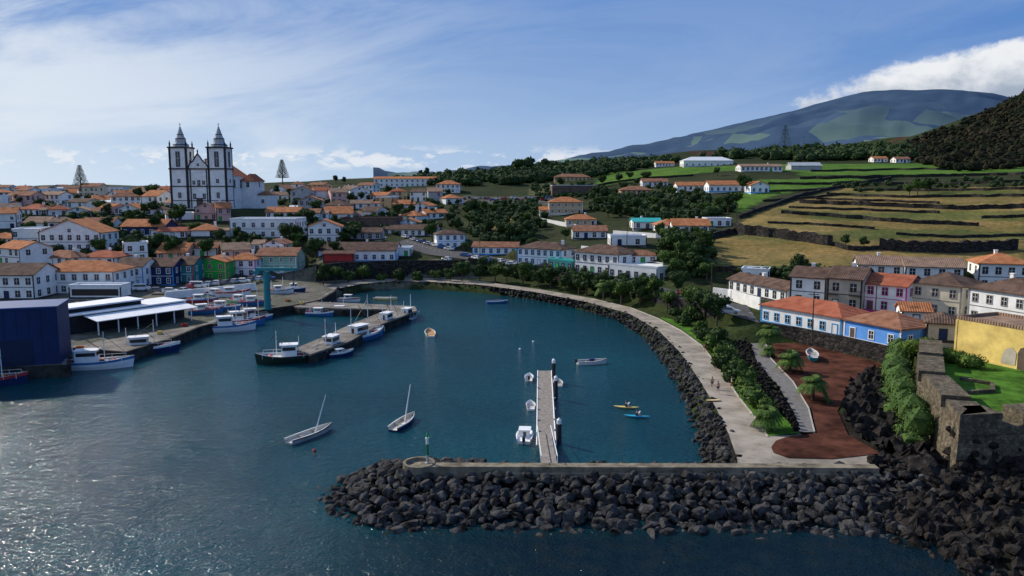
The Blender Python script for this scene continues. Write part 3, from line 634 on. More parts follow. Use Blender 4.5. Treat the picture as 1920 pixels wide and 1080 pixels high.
def row(wh,x0,x1,y0,y1,a,b,sts,gapx=(0,9),far=False,d=(7,13),pal=None):
    x=x0;i=0
    while x<x1-a*.6:
        w=rnd.uniform(a,b);w=min(w,x1-x+4);y=y0+(y1-y0)*(x-x0)/(x1-x0)+rnd.uniform(-4,4);i+=1
        wc=rnd.choice(pal or ['white']*11+['cream','grey','pink','ochre']);rc=rnd.choice(['orange','orange','orange','rust','rust','red','brown','faded','faded']);rt=rnd.choice(['gx','gx','hip','gy' if w<50 else 'gx'])
        if rnd.random()<.1:rt='flat';rc='white'
        st=rnd.choice(sts)
        H(x,x+w,y,st,rnd.uniform(*d),wc,rc,rt,'%s %s-storey house, %s roof, %s from left %s'%(wc,['','one','two','three'][st],rc,nth(i),wh),yaw=rnd.uniform(-.55,.55),far=far,group='town houses',sh=rnd.uniform(2.6,3.1),sl=rnd.uniform(.34,.48))
        x+=w+rnd.uniform(*gapx)
row('in skyline row left of church',-20,316,360,361,22,40,[1],(0,14),True)
row('in second row left of church',-20,314,372,374,24,42,[1,1,2],(0,12),True)
row('in third row left of church',-20,325,388,388,26,52,[1,1,2],(0,12),True)
row('in fourth row left of church',-20,330,406,406,30,58,[1,1,2],(0,16))
row('just above the big gabled house',-20,225,428,430,40,62,[1,2],(2,18))
row('directly under the church',330,430,414,414,32,50,[1,2],(0,4),pal=['white','pink','white'])
row('in terrace row under the church',300,430,448,448,42,60,[1,1],(4,20))
row('at far left behind the gabled house',-20,70,462,462,44,60,[1,2],(0,4))
row('behind the left waterfront houses',-20,230,502,498,50,80,[1,2],(0,12))
row('behind the blue and green houses',235,560,492,474,42,60,[1,1,2],(4,24),pal=['white','white','cream','pink'])
row('in skyline row right of church',505,700,362,362,22,38,[1,1,2],(0,8),True)
row('in second row right of church',500,700,377,379,26,44,[1,2],(0,10),True)
row('in third row right of church',560,815,394,392,28,50,[1,1,2],(0,12),True)
row('in fourth row right of church',565,720,410,410,32,54,[1],(2,14),True)
row('behind the long skyline building',690,870,378,380,26,44,[1,2],(0,12),True)
row('below the hill car park',745,870,412,410,34,50,[1,1],(4,18),True)
row('in lane above the parking area',745,815,428,426,36,50,[1],(4,12))
# ------------------------------------------------------------ church
c0=Q(322,390,345);t=thing('church',(c0.x,345,c0.z-.2),.0,'tall white church with dark stone trim and two pointed bell towers','church')
SC=345/1450
def X(px):return (px-322)*SC
def Z(py):return (390-py)*SC
wh=W['white']
TA,TB=355,393
m=MB();m.box(X(TA)+.02,X(TB)-.02,.6,9,-3,Z(318));m.build('front_wall',wh,t)
for k,(a,b) in enumerate([(322,TA),(TB,427)]):
    x0,x1=X(a),X(b);w_=x1-x0;d_=w_
    m=MB();m.box(x0,x1,0,d_,-3,Z(276));tw=m.build('tower',wh,t)
    m=MB()
    for zz,hh,pr in((Z(376),.3,.15),(Z(350),.45,.25),(Z(318),.55,.4),(Z(279),.6,.5)):
        m.box(x0-pr,x1+pr,-pr,d_+pr,zz,zz+hh)
    for cx in(x0,x1-.7):
        for cy in(-.12,d_-.5):m.box(cx-.1,cx+.8,cy,cy+.6,0,Z(279)-.02)
    m.build('stone_trim',basalt,tw)
    cx=(x0+x1)/2;cy=d_/2
    for (z_,kind) in((Z(374)+1,'t'),(Z(342),'n')):win(tw,cx,-.13,z_,0,basalt,kind)
    for rz,px_,py_ in((0,cx,-.05),(pi/2,x1+.05,cy),(-pi/2,x0-.05,cy)):
        o=win(tw,px_,py_,Z(312),rz,basalt,'c');o.name='belfry_opening';o.scale=(1.05,1,1.7)
        if rz:win(tw,px_,py_,Z(342),rz,basalt,'n')
    m=MB();m.lathe([(w_*.45,Z(275)),(w_*.4,Z(272)),(w_*.3,Z(268)),(w_*.27,Z(261)),(w_*.2,Z(257)),(w_*.13,Z(249)),(w_*.06,Z(242)),(.1,Z(237)),(.04,Z(233))],8,cx,cy,rot=pi/8);m.build('spire',W['grey'],tw)
    m=MB()
    for rr,zz in((w_*.42,Z(273)),(w_*.28,Z(262)),(w_*.17,Z(254))):m.lathe([(rr,zz),(rr+.2,zz+.15),(rr,zz+.35)],8,cx,cy,rot=pi/8)
    m.tube((cx,cy,Z(240)),(cx,cy,Z(232)),.09);m.box(cx-.5,cx+.5,cy-.07,cy+.07,Z(235),Z(235)+.16)
    m.build('spire_bands',basalt,tw)
    for ax in(x0+.4,x1-.4):
        for ay in(.4,d_-.4):
            q=MB();q.lathe([(.45,Z(276)),(.3,Z(274)),(.42,Z(271)),(.2,Z(268)),(.05,Z(264))],8,ax,ay);q.build('pinnacle',basalt,tw)
m=MB();g0,g1=X(TA)+.1,X(TB)-.1;gm_=(g0+g1)/2;gw=(g1-g0)/2
for zz,hh in((Z(376),.3),(Z(350),.45),(Z(318),.55)):m.box(g0,g1,.25,.7,zz,zz+hh)
for px_ in(TA+4,TB-4):m.box(X(px_)-.2,X(px_)+.2,.4,.65,0,Z(318))
pd=[(g0,Z(315)),(gm_-gw*.8,Z(307)),(gm_-gw*.5,Z(303)),(gm_-gw*.25,Z(295)),(gm_,Z(289)),(gm_+gw*.25,Z(295)),(gm_+gw*.5,Z(303)),(gm_+gw*.8,Z(307)),(g1,Z(315))]
m.build('facade_trim',basalt,t)
m=MB();n=len(pd);m.add([(x,.6,z) for x,z in pd]+[(x,1.6,z) for x,z in pd],[tuple(range(n)),tuple(range(n,2*n))[::-1]]+[(i,i+1,n+i+1,n+i) for i in range(n-1)]);m.build('pediment',wh,t,fix=True)
m=MB()
for a,b in zip(pd,pd[1:]):m.tube((a[0],.6,a[1]),(b[0],.6,b[1]),.3,n=6)
for x,z in(pd[1],pd[4],pd[-2]):m.lathe([(.35,z),(.25,z+.6),(.4,z+1.1),(.05,z+2)],6,x,.8)
m.build('pediment_trim',basalt,t)
for px_,z_,kd in((374,Z(347),'t'),(365,Z(345),'n'),(383,Z(345),'n'),(374,Z(311),'s'),(365,Z(372),'t'),(383,Z(372),'t')):win(t,X(px_),.55,z_,0,basalt,kd)
q=MB();q.box(gm_-1.3,gm_+1.3,.3,.6,0,4.6,0);q.box(gm_-.9,gm_+.9,.25,.6,0,4.1,1);q.build('main_door',[basalt,W['brown']],t)
n0,n1=X(330),X(419);hN=Z(328);yl=33
m=MB();m.box(n0,n1,9.3,yl,-3,hN);m.add([(n0,9.3,hN),(n1,9.3,hN),((n0+n1)/2,9.3,hN+7.2),(n0,yl,hN),(n1,yl,hN),((n0+n1)/2,yl,hN+7.2)],[(0,1,2),(3,5,4),(0,2,5,3),(1,4,5,2)]);nv=m.build('nave',wh,t)
m=MB();xm=(n0+n1)/2;z1=hN+7.5
m.add([(n0-.5,9.3,hN-.2),(xm,9.3,z1),(n1+.5,9.3,hN-.2),(n0-.5,yl+.5,hN-.2),(xm,yl+.5,z1),(n1+.5,yl+.5,hN-.2)],[(0,3,4,1),(1,4,5,2)]);m.build('nave_roof',RF['red'],t)
for i in range(2):win(nv,n1,15+i*8,Z(352),pi/2,basalt,'c')
hT=hN-2;ta,tb=yl-9,yl+6;te=n1+6
m=MB();m.box(n1+.1,te,ta,tb,-3,hT);tv=m.build('transept',wh,t)
roofm=roofmesh('hip',te-n1,tb-ta,0,1.0,.5);roofm.v=[(x+(n1+te)/2,y+ta,z+hT) for x,y,z in roofm.v];roofm.build('transept_roof',RF['red'],t)
win(tv,(n1+te)/2,ta,Z(350),0,basalt,'t');win(tv,te,(ta+tb)/2,Z(350),pi/2,basalt,'t')
m=MB();m.box(te,te+5,ta+4,tb+4,-3,6);m.build('sacristy',wh,t);roofm=roofmesh('hip',5,tb-ta,0,.6,.4);roofm.v=[(x+te+2.5,y+ta+4,z+6) for x,y,z in roofm.v];roofm.build('sacristy_roof',RF['rust'],t);win(t,te+2.5,ta+4,2,0,basalt,'n')
# ------------------------------------------------------------ industrial left
t=thing('warehouse',P(114,682,2),.33,'dark blue box shaped warehouse with flat roof at the left edge of the quay','warehouse')
MB().box(-27,0,0,9,-.5,9.7).build('wall',W['navy'],t)
m=MB();m.box(-27.2,.2,-.2,9.2,9.7,10.0);m.build('roof',M('dark_blue_roof',(.015,.06,.2),.6,.12),t)
m=MB();m.box(-9,-4,-.08,0,0,4.5);m.build('roller_door',M('blue_roller_door',(.01,.022,.06),.5,.1),t)
m=MB()
for i in range(14):m.box(-26+i*1.8,-25.9+i*1.8,-.05,0,0,9.65)
m.build('cladding_ribs',W['navy'],t);MB().box(-11.6,-10.8,-.06,0,3,3.6).build('sign_panel',whitep,t)
A=P(140,636,2);B=P(366,600,2);dv=B-A;w_=dv.length;rz=math.atan2(dv.y,dv.x)
t=thing('fish_market',(A+B)/2,rz,'long quayside shed with stepped white roofs and an open canopy','shed')
dk=M('dark_shed_wall',(.02,.022,.026),.8,.2)
MB().box(-w_/2,w_/2,4,12,-.2,4.0).build('wall',dk,t)
m=MB();m.box(-w_/2-.3,w_/2+.3,3.4,12.4,4.0,4.3);m.build('lower_roof',RF['white'],t)
m=MB();m.box(-w_/2,w_/2-9,6,11.6,4.3,5.2);m.build('clerestory',dk,t);MB().box(-w_/2-.4,w_/2-8.6,5.4,12,5.2,5.5).build('upper_roof',RF['white'],t)
m=MB();m.add([(-w_/2+4,-1.2,3.1),(w_/2,-1.2,3.1),(w_/2,3.9,3.8),(-w_/2+4,3.9,3.8),(-w_/2+4,-1.2,2.95),(w_/2,-1.2,2.95),(w_/2,3.9,3.65),(-w_/2+4,3.9,3.65)],[(0,1,2,3),(7,6,5,4),(0,4,5,1),(1,5,6,2),(3,2,6,7),(0,3,7,4)]);m.build('canopy',RF['white'],t)
for i in range(6):MB().box(-w_/2+4.3+i*(w_-5)/5.2,-w_/2+4.5+i*(w_-5)/5.2,-.9,-.7,0,3.0).build('post',whitep,t)
for i in range(5):MB().box(-w_/2+3+i*5,-w_/2+6+i*5,3.93,4,0,3.0).build('roller_door',dk,t)
p=P(502,580,2);t=thing('boat_crane',p,0,'teal boat hoist crane with column and cantilever jib','crane')
MB().lathe([(1.1,0),(1.1,.4),(.85,.41),(.75,9.4)],12).build('column',W['teal'],t)
m=MB();m.box(-2.6,7.6,-.4,.4,9.6,10.3);m.add([(-2.6,-.4,9.0),(1,-.4,8.8),(1,.4,8.8),(-2.6,.4,9.0)],[(0,1,2,3)]);m.build('jib',W['teal'],t);MB().box(-3.2,-1.4,-.7,.7,8.8,9.6).build('counterweight',W['teal'],t)
m=MB();m.tube((6.6,0,9.6),(6.6,0,6.5),.06);m.box(6.4,6.8,-.15,.15,6.1,6.6);m.build('hook_cable',darkmetal,t)
tag(wallline('parapet_wall',Ps([(310,566),(400,556),(480,547)],2.1),2.6,.4,W['white'],.5),'long white parapet wall beside the slipway ramp','wall')
tag(wallline('harbour_retaining_wall',[Vector((p.x*.994,p.y*.994,p.z)) for p in WT],.7,.5,stonewall,6),'tall dark stone retaining wall under the white restaurant','wall')
for i,(x,y,cl,nm) in enumerate([(150,655,orangep,'orange'),(262,640,fish_blue,'blue'),(300,626,W['yellow'],'yellow'),(345,612,W['red'],'red'),(410,596,fish_blue,'blue'),(540,566,orangep,'orange'),(566,570,W['yellow'],'yellow')]):
    p=P(x,y,2.04);t=thing('fish_crate',p,rnd.uniform(0,3),'%s fish crate on the quay edge, %s from the left'%(nm,nth(i+1)),'crate','fish crates on the quay')
    m=MB();m.box(-.6,.6,-.4,.4,0,.08);m.box(-.6,.6,-.4,-.34,.08,.6);m.box(-.6,.6,.34,.4,.08,.6);m.box(-.6,-.54,-.34,.34,.08,.6);m.box(.54,.6,-.34,.34,.08,.6);m.build('crate_body',cl,t)
def deck(name,l,z,label):
    t=thing(name,P(*l[0],z),0,label,'pier');o=P(*l[0],z);m=MB();pl=[P(x,y,z)-o for x,y in l];m.prism([(a.x,a.y) for a in pl],-.35,0);m.build('deck',concrete,t,fix=True)
    m=MB();c=sum(pl,Vector())/len(pl);m.prism([((a.x-c.x)*.985+c.x,(a.y-c.y)*.985+c.y) for a in pl],-4,-.352);m.build('pier_wall',quaywall,t,fix=True)
deck('fishing_pier',[(549,655),(582,664),(655,640),(705,612),(782,582),(778,574),(735,572),(560,564),(545,573),(560,576),(728,580),(662,606),(600,634)],1.9,'L shaped concrete fishing pier with weathered dark sides')
def box4(l,z,th,name,mat,par,o):
    m=MB();pl=[P(x,y,z)-o for x,y in l];m.prism([(a.x,a.y) for a in pl],-th,0);b=m.build(name,mat,par,fix=True);b.location.z=z-o.z;return b
o0=P(1022,835,.6);t=thing('floating_pontoon',o0,0,'long narrow floating pontoon with grey timber deck in the middle of the bay','pontoon')
box4([(1008,835),(1042,835),(1034,695),(1009,695)],.6,.22,'deck',wood,t,o0);box4([(1009,834),(1041,834),(1033,696),(1010,696)],.36,.5,'float',whitep,t,o0)
for (x,ya,yb) in((1006.5,835,695),(1044,835,695)):
    b_=P(x if x<1020 else 1042.5,ya,.6)-o0;a_=P(1008.5 if x<1020 else 1034,yb,.6)-o0;MB().tube(b_,a_,.09).build('rubbing_edge',whitep,t)
for k in range(7):
    for s_ in(0,1):
        a_=P((1009,1040)[s_],828-k*20,.6)-o0;MB().box(a_.x-.12,a_.x+.12,a_.y-.2,a_.y+.2,a_.z,a_.z+.22).build('mooring_cleat',metal,t)
ga,gb=P(1020,812,.9),P(1030,872,2.9);t=thing('gangway',ga,0,'narrow gangway with handrails from the breakwater to the pontoon','gangway');gb=gb-ga;gb.y=min(gb.y,77.2+1.2-ga.y);q=Vector((.85,0,0))
m=MB();m.add([-q,q,gb+q,gb-q,-q-Vector((0,0,.12)),q-Vector((0,0,.12)),gb+q-Vector((0,0,.12)),gb-q-Vector((0,0,.12))],[(0,1,2,3),(7,6,5,4),(0,4,5,1),(1,5,6,2),(2,6,7,3),(3,7,4,0)]);m.build('deck',wood,t,fix=True)
for s_ in(-1,1):
    m=MB();m.tube(q*s_+Vector((0,0,1)),gb+q*s_+Vector((0,0,1)),.05)
    for k in range(6):a_=gb*(k/5)+q*s_;m.tube(a_,a_+Vector((0,0,1)),.04)
    m.build('handrail',whitep,t)
def pile(px,py,h,lab):
    t=thing('mooring_pile',P(px,py,0),0,lab,'pile','mooring piles of the pontoon');MB().lathe([(.3,-2),(.3,h)],12).build('shaft',darkmetal,t);MB().lathe([(.31,h),(.31,h+.5),(.05,h+.75)],12).build('cap',whitep,t)
pile(1038,716,3.2,'tall black mooring pile with white cap at the far end of the pontoon');pile(1042,748,2.9,'black mooring pile with white cap halfway along the pontoon');pile(1048,832,2.6,'black mooring pile with white cap at the near end of the pontoon')
# ------------------------------------------------------------ boats
def boat(px,py,hd,L,Bm,hull,band,label,kind='open',z=0,cat='boat',group=None,cab=None,mast=None,fb=.6,inner=None):
    p=P(px,py,z);t=thing('boat',p,math.radians(hd),label,cat,group)
    n=11;secs=[]
    for i in range(n):
        u=i/(n-1);x=-L/2+L*u
        bw=Bm/2*(.82+.18*min(1,u*3)) if u<.45 else Bm/2*max(.03,(1-((u-.45)/.55)**2.2))
        sh=fb*(1+.55*max(0,u-.3)**2*2+.1*(1-u));rk=.05*L*max(0,u-.7)/.3
        secs.append((x,bw,sh,rk))
    v=[]
    for x,bw,sh,rk in secs:
        xx=x
        v+=[(xx-rk,0,-.45),(xx-rk*.6,bw*.72,-.25),(xx-rk*.2,bw*.94,sh*.45),(xx,bw,sh*.72),(xx+rk*.1,bw*1.01,sh),(xx,bw*.88,sh),(xx,bw*.82,sh*.35 if kind=='open' else sh-.3),(xx,0,sh*.35 if kind=='open' else sh-.25)]
    N=8
    m=MB();dk_=MB()
    def mir(k):return (k[0],-k[1],k[2])
    allv=v+[mir(a) for a in v];o_=len(v)
    for i in range(n-1):
        a=i*N;b=a+N
        for k in range(6):
            q=(a+k,b+k,b+k+1,a+k+1);m.f.append(q[::-1]);m.m.append(1 if k==3 else (2 if k==4 else (0 if k<3 else 3)));q2=tuple(j+o_ for j in q);m.f.append(q2);m.m.append(m.m[-1])
    e=[0,1,2,3,4,5,6,7];m.f.append(tuple(e+[o_+k for k in e[::-1]]));m.m.append(0)
    m.v=allv;m.build('hull',[hull,band,whitep,inner or wood],t)
    dk_.v=[allv[i*N+6] for i in range(n)]+[allv[o_+i*N+6] for i in range(n)];dk_.f=[(i,i+1,n+i+1,n+i) for i in range(n-1)];dk_.m=[0]*(n-1);dk_.build('deck',inner or wood,t)
    if kind=='open':
        for u in(-.2,.12):
            bw=Bm*.42;MB().box(L*u-.14,L*u+.14,-bw,bw,fb*.7,fb*.76).build('thwart',wood,t)
    if cab:
        x0,x1,hh,cm=cab;x0*=L;x1*=L;bw=Bm*.3;z0=fb*.4 if kind=='open' else fb-.3
        m=MB();m.add([(x0,-bw,z0),(x1,-bw*.9,z0),(x1,bw*.9,z0),(x0,bw,z0),(x0,-bw,z0+hh),(x1-.25,-bw*.85,z0+hh),(x1-.25,bw*.85,z0+hh),(x0,bw,z0+hh)],[(0,3,2,1),(4,5,6,7),(0,1,5,4),(1,2,6,5),(2,3,7,6),(3,0,4,7)]);c=m.build('cabin',cm,t)
        m=MB();m.box(x0-.2,x1+.15,-bw-.12,bw+.12,z0+hh,z0+hh+.09);m.build('cabin_roof',whitep,c)
        m=MB();m.box(x0+.25,x1-.35,-bw-.015,-bw*.9,z0+hh*.58,z0+hh*.85);m.box(x0+.25,x1-.35,bw*.9,bw+.015,z0+hh*.58,z0+hh*.85);m.box(x1-.24,x1-.08,-bw*.7,bw*.7,z0+hh*.58,z0+hh*.85);m.box(x0-.02,x0+.05,-bw*.3,bw*.3,z0+.1,z0+hh*.8);m.build('cabin_window',glass,c)
        if L>6.5:
            m=MB();m.box(-L*.42,-L*.36,-Bm*.25,Bm*.25,fb-.3,fb+.35);m.tube((L*.2,-Bm*.2,fb),(L*.2,Bm*.2,fb),.25,n=8);m.build('winch',W['red'],t)
            m=MB()
            for k in range(5):
                for s_ in(-1,1):m.tube((-L*.45+k*L*.2,s_*Bm*.44,fb-.2),(-L*.45+k*L*.2,s_*Bm*.44,fb+.75),.035,n=4)
            for s_ in(-1,1):m.tube((-L*.45,s_*Bm*.44,fb+.75),(L*.35,s_*Bm*.44,fb+.8),.035,n=4)
            m.build('guard_rail',whitep,t)
            rr=random.Random(int(px*7+py));m=MB()
            for k in range(7):
                xx=rr.uniform(-.4,.3)*L;yy=rr.uniform(-.2,.2)*Bm;m.box(xx-.35,xx+.35,yy-.25,yy+.25,fb-.3,fb+rr.uniform(.1,.45),rr.randrange(3))
            m.build('deck_gear',[orangep,fish_blue,W['brown']],t)
    if mast:
        for mx_,mz,tilt in mast:MB().tube((mx_*L,0,fb*.4),(mx_*L+tilt[0],tilt[1],mz),.1,.06,6).build('mast',whitep,t)
        if L>8:
            m=MB();mx_,mz,tl=mast[0]
            m.tube((mx_*L,0,mz*.9),(L*.47,0,fb*1.3),.035,n=4);m.tube((mx_*L,0,mz*.9),(-L*.47,0,fb*1.1),.035,n=4);m.tube((mx_*L,0,mz*.45),(mx_*L-L*.25,0,mz*.8),.07,n=5);m.box(mx_*L-.05,mx_*L+.05,-.7,.7,mz*.75,mz*.75+.08);m.build('rigging',darkmetal,t)
    return t
def outboard(t,L):
    m=MB();m.box(-L/2-.45,-L/2-.05,-.18,.18,.45,1.05);m.box(-L/2-.3,-L/2-.15,-.06,.06,-.4,.45);m.build('outboard_motor',darkmetal,t)
ww=whitep
b=boat(1110,682,12,5.6,2.1,ww,W['grey'],'white open skiff with black outboard motor right of the pontoon',inner=W['grey']);outboard(b,5.6)
MB().box(-.5,.4,-.35,.35,.3,1.0).build('console',W['navy'],b)
b=boat(992,712,88,2.9,1.5,ww,W['red'],'small white dinghy at the far left side of the pontoon',inner=ww);outboard(b,2.9)
b=boat(995,765,92,2.6,1.4,ww,W['red'],'tiny white and red dinghy midway along the left of the pontoon',inner=ww)
b=boat(984,822,86,4.6,2.2,ww,W['red'],'white motor boat with small windscreen at the near left of the pontoon',kind='deck',cab=(-.1,.2,.9,ww),inner=ww);outboard(b,4.6)
b=boat(1046,722,95,2.8,1.5,ww,W['grey'],'white dinghy on the right side of the pontoon',inner=W['grey'])
b=boat(583,818,58,7.5,1.9,W['grey'],basalt,'slender grey whaleboat with slanted mast nearest the open water',inner=M('pale_inner',(.5,.48,.42),.8,.1),mast=[(.1,5.2,(1.2,-.9))])
MB().tube((-3.6,0,.6),(-7.2,.5,.3),.06,.04,6).build('steering_oar',wood,b)
b=boat(757,796,72,6.6,1.9,W['navy'],ww,'dark and white whaleboat with upright mast left of the pontoon',inner=M('cream_inner',(.55,.5,.4),.8,.1),mast=[(.05,5.4,(.5,-.7))])
b=boat(806,627,100,6.4,2.3,ww,W['green'],'green and white open fishing boat alone in the middle of the bay',inner=M('tan_inner',(.5,.3,.14),.8,.1))
b=boat(932,568,8,6,2,fish_blue,ww,'blue open boat near the back of the bay',inner=fish_blue)
b=boat(723,562,-12,7,2.2,W['yellow'],ww,'yellow and white boat at the far end of the bay',inner=W['cream'])
FB=lambda px,py,hd,L,B,h,bd,lab,cm=ww,z=0,ms=6,x=(-.32,.0,2.3):boat(px,py,hd,L,B,h,bd,lab,kind='deck',cab=(x[0],x[1],x[2],cm),mast=[(.08,ms,(0,0)),(-.36,ms*.8,(0,0))] if ms else None,fb=1.35 if L>8 else .85,z=z,inner=W['grey'],cat='fishing boat')
FB(187,690,14,11.5,3.8,ww,fish_blue,'white trawler with low blue stripe moored in front of the shed',ms=6.5)
FB(281,662,20,11,3.5,W['navy'],ww,'dark hulled trawler with white rail beside the shed canopy',ms=6.5)
dgh=M('dark_green_hull',(.008,.03,.022),.5,.1)
FB(527,680,-165,9,4,dgh,dgh,'dark green hulled boat with white cabin at the near end of the pier',cm=ww)
FB(615,664,256,9.5,3.5,ww,fish_blue,'white and blue fishing boat second along the pier',ms=7)
FB(640,668,35,5,1.8,W['navy'],ww,'small dark tender beside the white and blue fishing boat',ms=0,x=(-.2,.05,.9))
FB(685,636,60,12,4,fish_blue,ww,'large blue and white fishing boat with tall mast in the middle of the pier',ms=9.5)
FB(731,611,70,9,3.3,fish_blue,W['red'],'blue and red fishing boat near the outer corner of the pier',ms=7)
FB(768,598,70,8,3,ww,W['navy'],'white cabin boat at the outer corner of the pier')
FB(640,588,5,7.5,2.4,ww,fish_blue,'low white and blue boat inside the pier arm',ms=4,x=(-.2,.1,1.4))
FB(655,565,-8,6.5,2.1,ww,W['red'],'small white boat behind the pier arm',ms=0,x=(-.2,.1,1.3))
FB(600,592,-5,7,2.2,fish_blue,ww,'small blue boat inside the corner between quay and pier',ms=4,x=(-.2,.1,1.4))
FB(437,620,22,10,3.2,ww,fish_blue,'white and blue boat moored at the quay steps',ms=6)
FB(458,610,24,9.5,3,fish_blue,W['red'],'blue boat with red band moored second at the quay steps',ms=5)
FB(480,600,26,8,2.8,fish_blue,ww,'blue and white boat moored nearest the crane',ms=5)
FB(-4,722,15,9,3,W['navy'],W['red'],'partly hidden dark boat at the left edge of the picture')
for i,(x,y,h_,L,hu,bd,lab) in enumerate([(380,567,10,8,W['red'],fish_blue,'red and blue'),(408,556,-20,8,W['teal'],ww,'teal'),(438,556,15,9,ww,W['red'],'white and red'),(386,586,30,8,fish_blue,W['red'],'blue and red'),(420,580,5,8,fish_blue,ww,'blue'),(478,570,12,8,fish_blue,W['red'],'dark blue'),(452,568,-15,7,W['green'],W['cream'],'green and cream'),(527,549,20,7,ww,W['teal'],'white and teal'),(555,545,-10,6,W['navy'],ww,'navy')]):
    FB(x,y,h_,L,2.6,hu,bd,'%s boat hauled out on the quay, number %d from the shed side'%(lab,i+1),z=2.5,ms=4.5 if i%2 else 0,x=(-.25,.02,1.5))
b=boat(1522,667,75,5.5,2,W['teal'],orangep,'teal and orange rowing boat displayed on the red cinder ground',z=2.8,inner=W['grey'])
def skinmesh(name,vs,es,rad,mat,par):
    me=bpy.data.meshes.new(name);me.from_pydata(vs,es,[]);me.materials.append(mat);o=link(name,me,par)
    md=o.modifiers.new('s','SKIN')
    for i,r in enumerate(rad):me.skin_vertices[0].data[i].radius=(r,r)
    me.skin_vertices[0].data[0].use_root=True
    sd=o.modifiers.new('u','SUBSURF');sd.levels=1;sd.render_levels=1;return o
def person(p,rz,label,pose='walk',top=None,bot=None,hair=None):
    t=thing('person',p,rz,label,'person')
    s=.25 if pose=='walk' else .05
    if pose=='sit':
        vs=[(0,0,.12),(0,0,.38),(0,0,.62),(0,0,.72),(0,0,.88),(0,.1,.12),(.4,.13,.25),(.8,.12,.08),(0,-.1,.12),(.4,-.13,.25),(.8,-.12,.08),(0,.2,.6),(.2,.28,.4),(.42,.2,.5),(0,-.2,.6),(.2,-.28,.4),(.42,-.2,.42)]
    else:
        vs=[(0,0,.92),(0,0,1.2),(.02,0,1.42),(.03,0,1.52),(.04,0,1.66),(0,.1,.88),(s*.5,.1,.48),(s-.05,.1,.06),(0,-.1,.88),(-s*.3,-.1,.48),(-s-.05,-.1,.08),(0,.2,1.4),(-s*.3,.25,1.12),(-s*.2+.05,.26,.88),(0,-.2,1.4),(s*.3,-.25,1.12),(s*.6,-.26,.9)]
    es=[(0,1),(1,2),(2,3),(3,4),(0,5),(5,6),(6,7),(0,8),(8,9),(9,10),(2,11),(11,12),(12,13),(2,14),(14,15),(15,16)]
    rd=[.13,.12,.13,.055,.1,.09,.065,.045,.09,.065,.045,.055,.042,.035,.055,.042,.035]
    skinmesh('body',vs,es,rd,skin,t)
    if top:skinmesh('shirt',[vs[i] for i in(1,2,0,11,14)],[(0,1),(0,2),(1,3),(1,4)],[.15,.16,.15,.085,.085],top,t)
    skinmesh('shorts',[vs[0],vs[5],tuple((a+b)/2 for a,b in zip(vs[5],vs[6])),vs[8],tuple((a+b)/2 for a,b in zip(vs[8],vs[9]))],[(0,1),(1,2),(0,3),(3,4)],[.16,.12,.1,.12,.1],bot or W['navy'],t)
    h=vs[4];m=MB();m.lathe([(.09,h[2]-.02),(.118,h[2]+.03),(.1,h[2]+.1),(.03,h[2]+.14)],8,h[0]-.02,0);m.build('hair',hair or W['brown'],t,smooth=True)
    return t
for (x,y,col,lab,yw) in((1174,764,W['yellow'],'yellow',.15),(1194,781,M('cyan_plastic',(.03,.4,.6),.4,.05),'cyan blue',3.0)):
    p=P(x,y,.12);rz=math.radians(-12)
    t=thing('kayak',p,rz,lab+' kayak afloat right of the pontoon','kayak');m=MB();n=9
    for i in range(n):
        u=i/(n-1);r_=.34*math.sin(pi*(.04+.92*u))**.7;xx=-1.8+3.6*u
        for k in range(8):
            a_=2*pi*k/8;m.v.append((xx,r_*math.cos(a_),r_*.45*math.sin(a_)+.04+abs(u-.5)**3*1.0))
    for i in range(n-1):
        for k in range(8):m.f.append((i*8+k,i*8+(k+1)%8,i*8+8+(k+1)%8,i*8+8+k));m.m.append(0)
    m.build('hull',col,t,smooth=True)
    person(p+Vector((0,0,.05)),rz,'person seated in the %s kayak'%lab,'sit',darkmetal)
    pt=thing('paddle',p+Vector((.35,0,.6)),rz,'double bladed paddle held over the %s kayak'%lab,'paddle');MB().tube((0,-1,.25),(0,1,-.2),.025).build('shaft',darkmetal,pt);MB().box(-.1,.1,-1.3,-.95,.2,.3).build('blade',whitep,pt);MB().box(-.1,.1,.95,1.3,-.27,-.17).build('blade',whitep,pt)
person(P(1335,728,2.25),1.2,'person in dark shorts walking on the promenade, left of two','walk',W['pink'],darkmetal)
person(P(1346,737,2.25),1.6,'bare backed person in navy shorts walking on the promenade, right of two','walk',None,W['navy'])
person(P(1372,728,2.25),2.5,'person in white shirt at the garden edge of the promenade','walk',W['white'],W['red'])
person(P(1322,660,2.25),2.0,'person in red top standing on the promenade further along','stand',W['red'],W['brown'])
t=thing('paddleboard',P(1338,751,2.3),.1,'pale yellow paddleboard lying on the promenade edge','paddleboard');m=MB();m.prism([(1.1*math.cos(a/12*2*pi),.3*math.sin(a/12*2*pi)) for a in range(12)],0,.1);m.build('board',M('pale_yellow_foam',(.6,.45,.2),.5,.05),t)
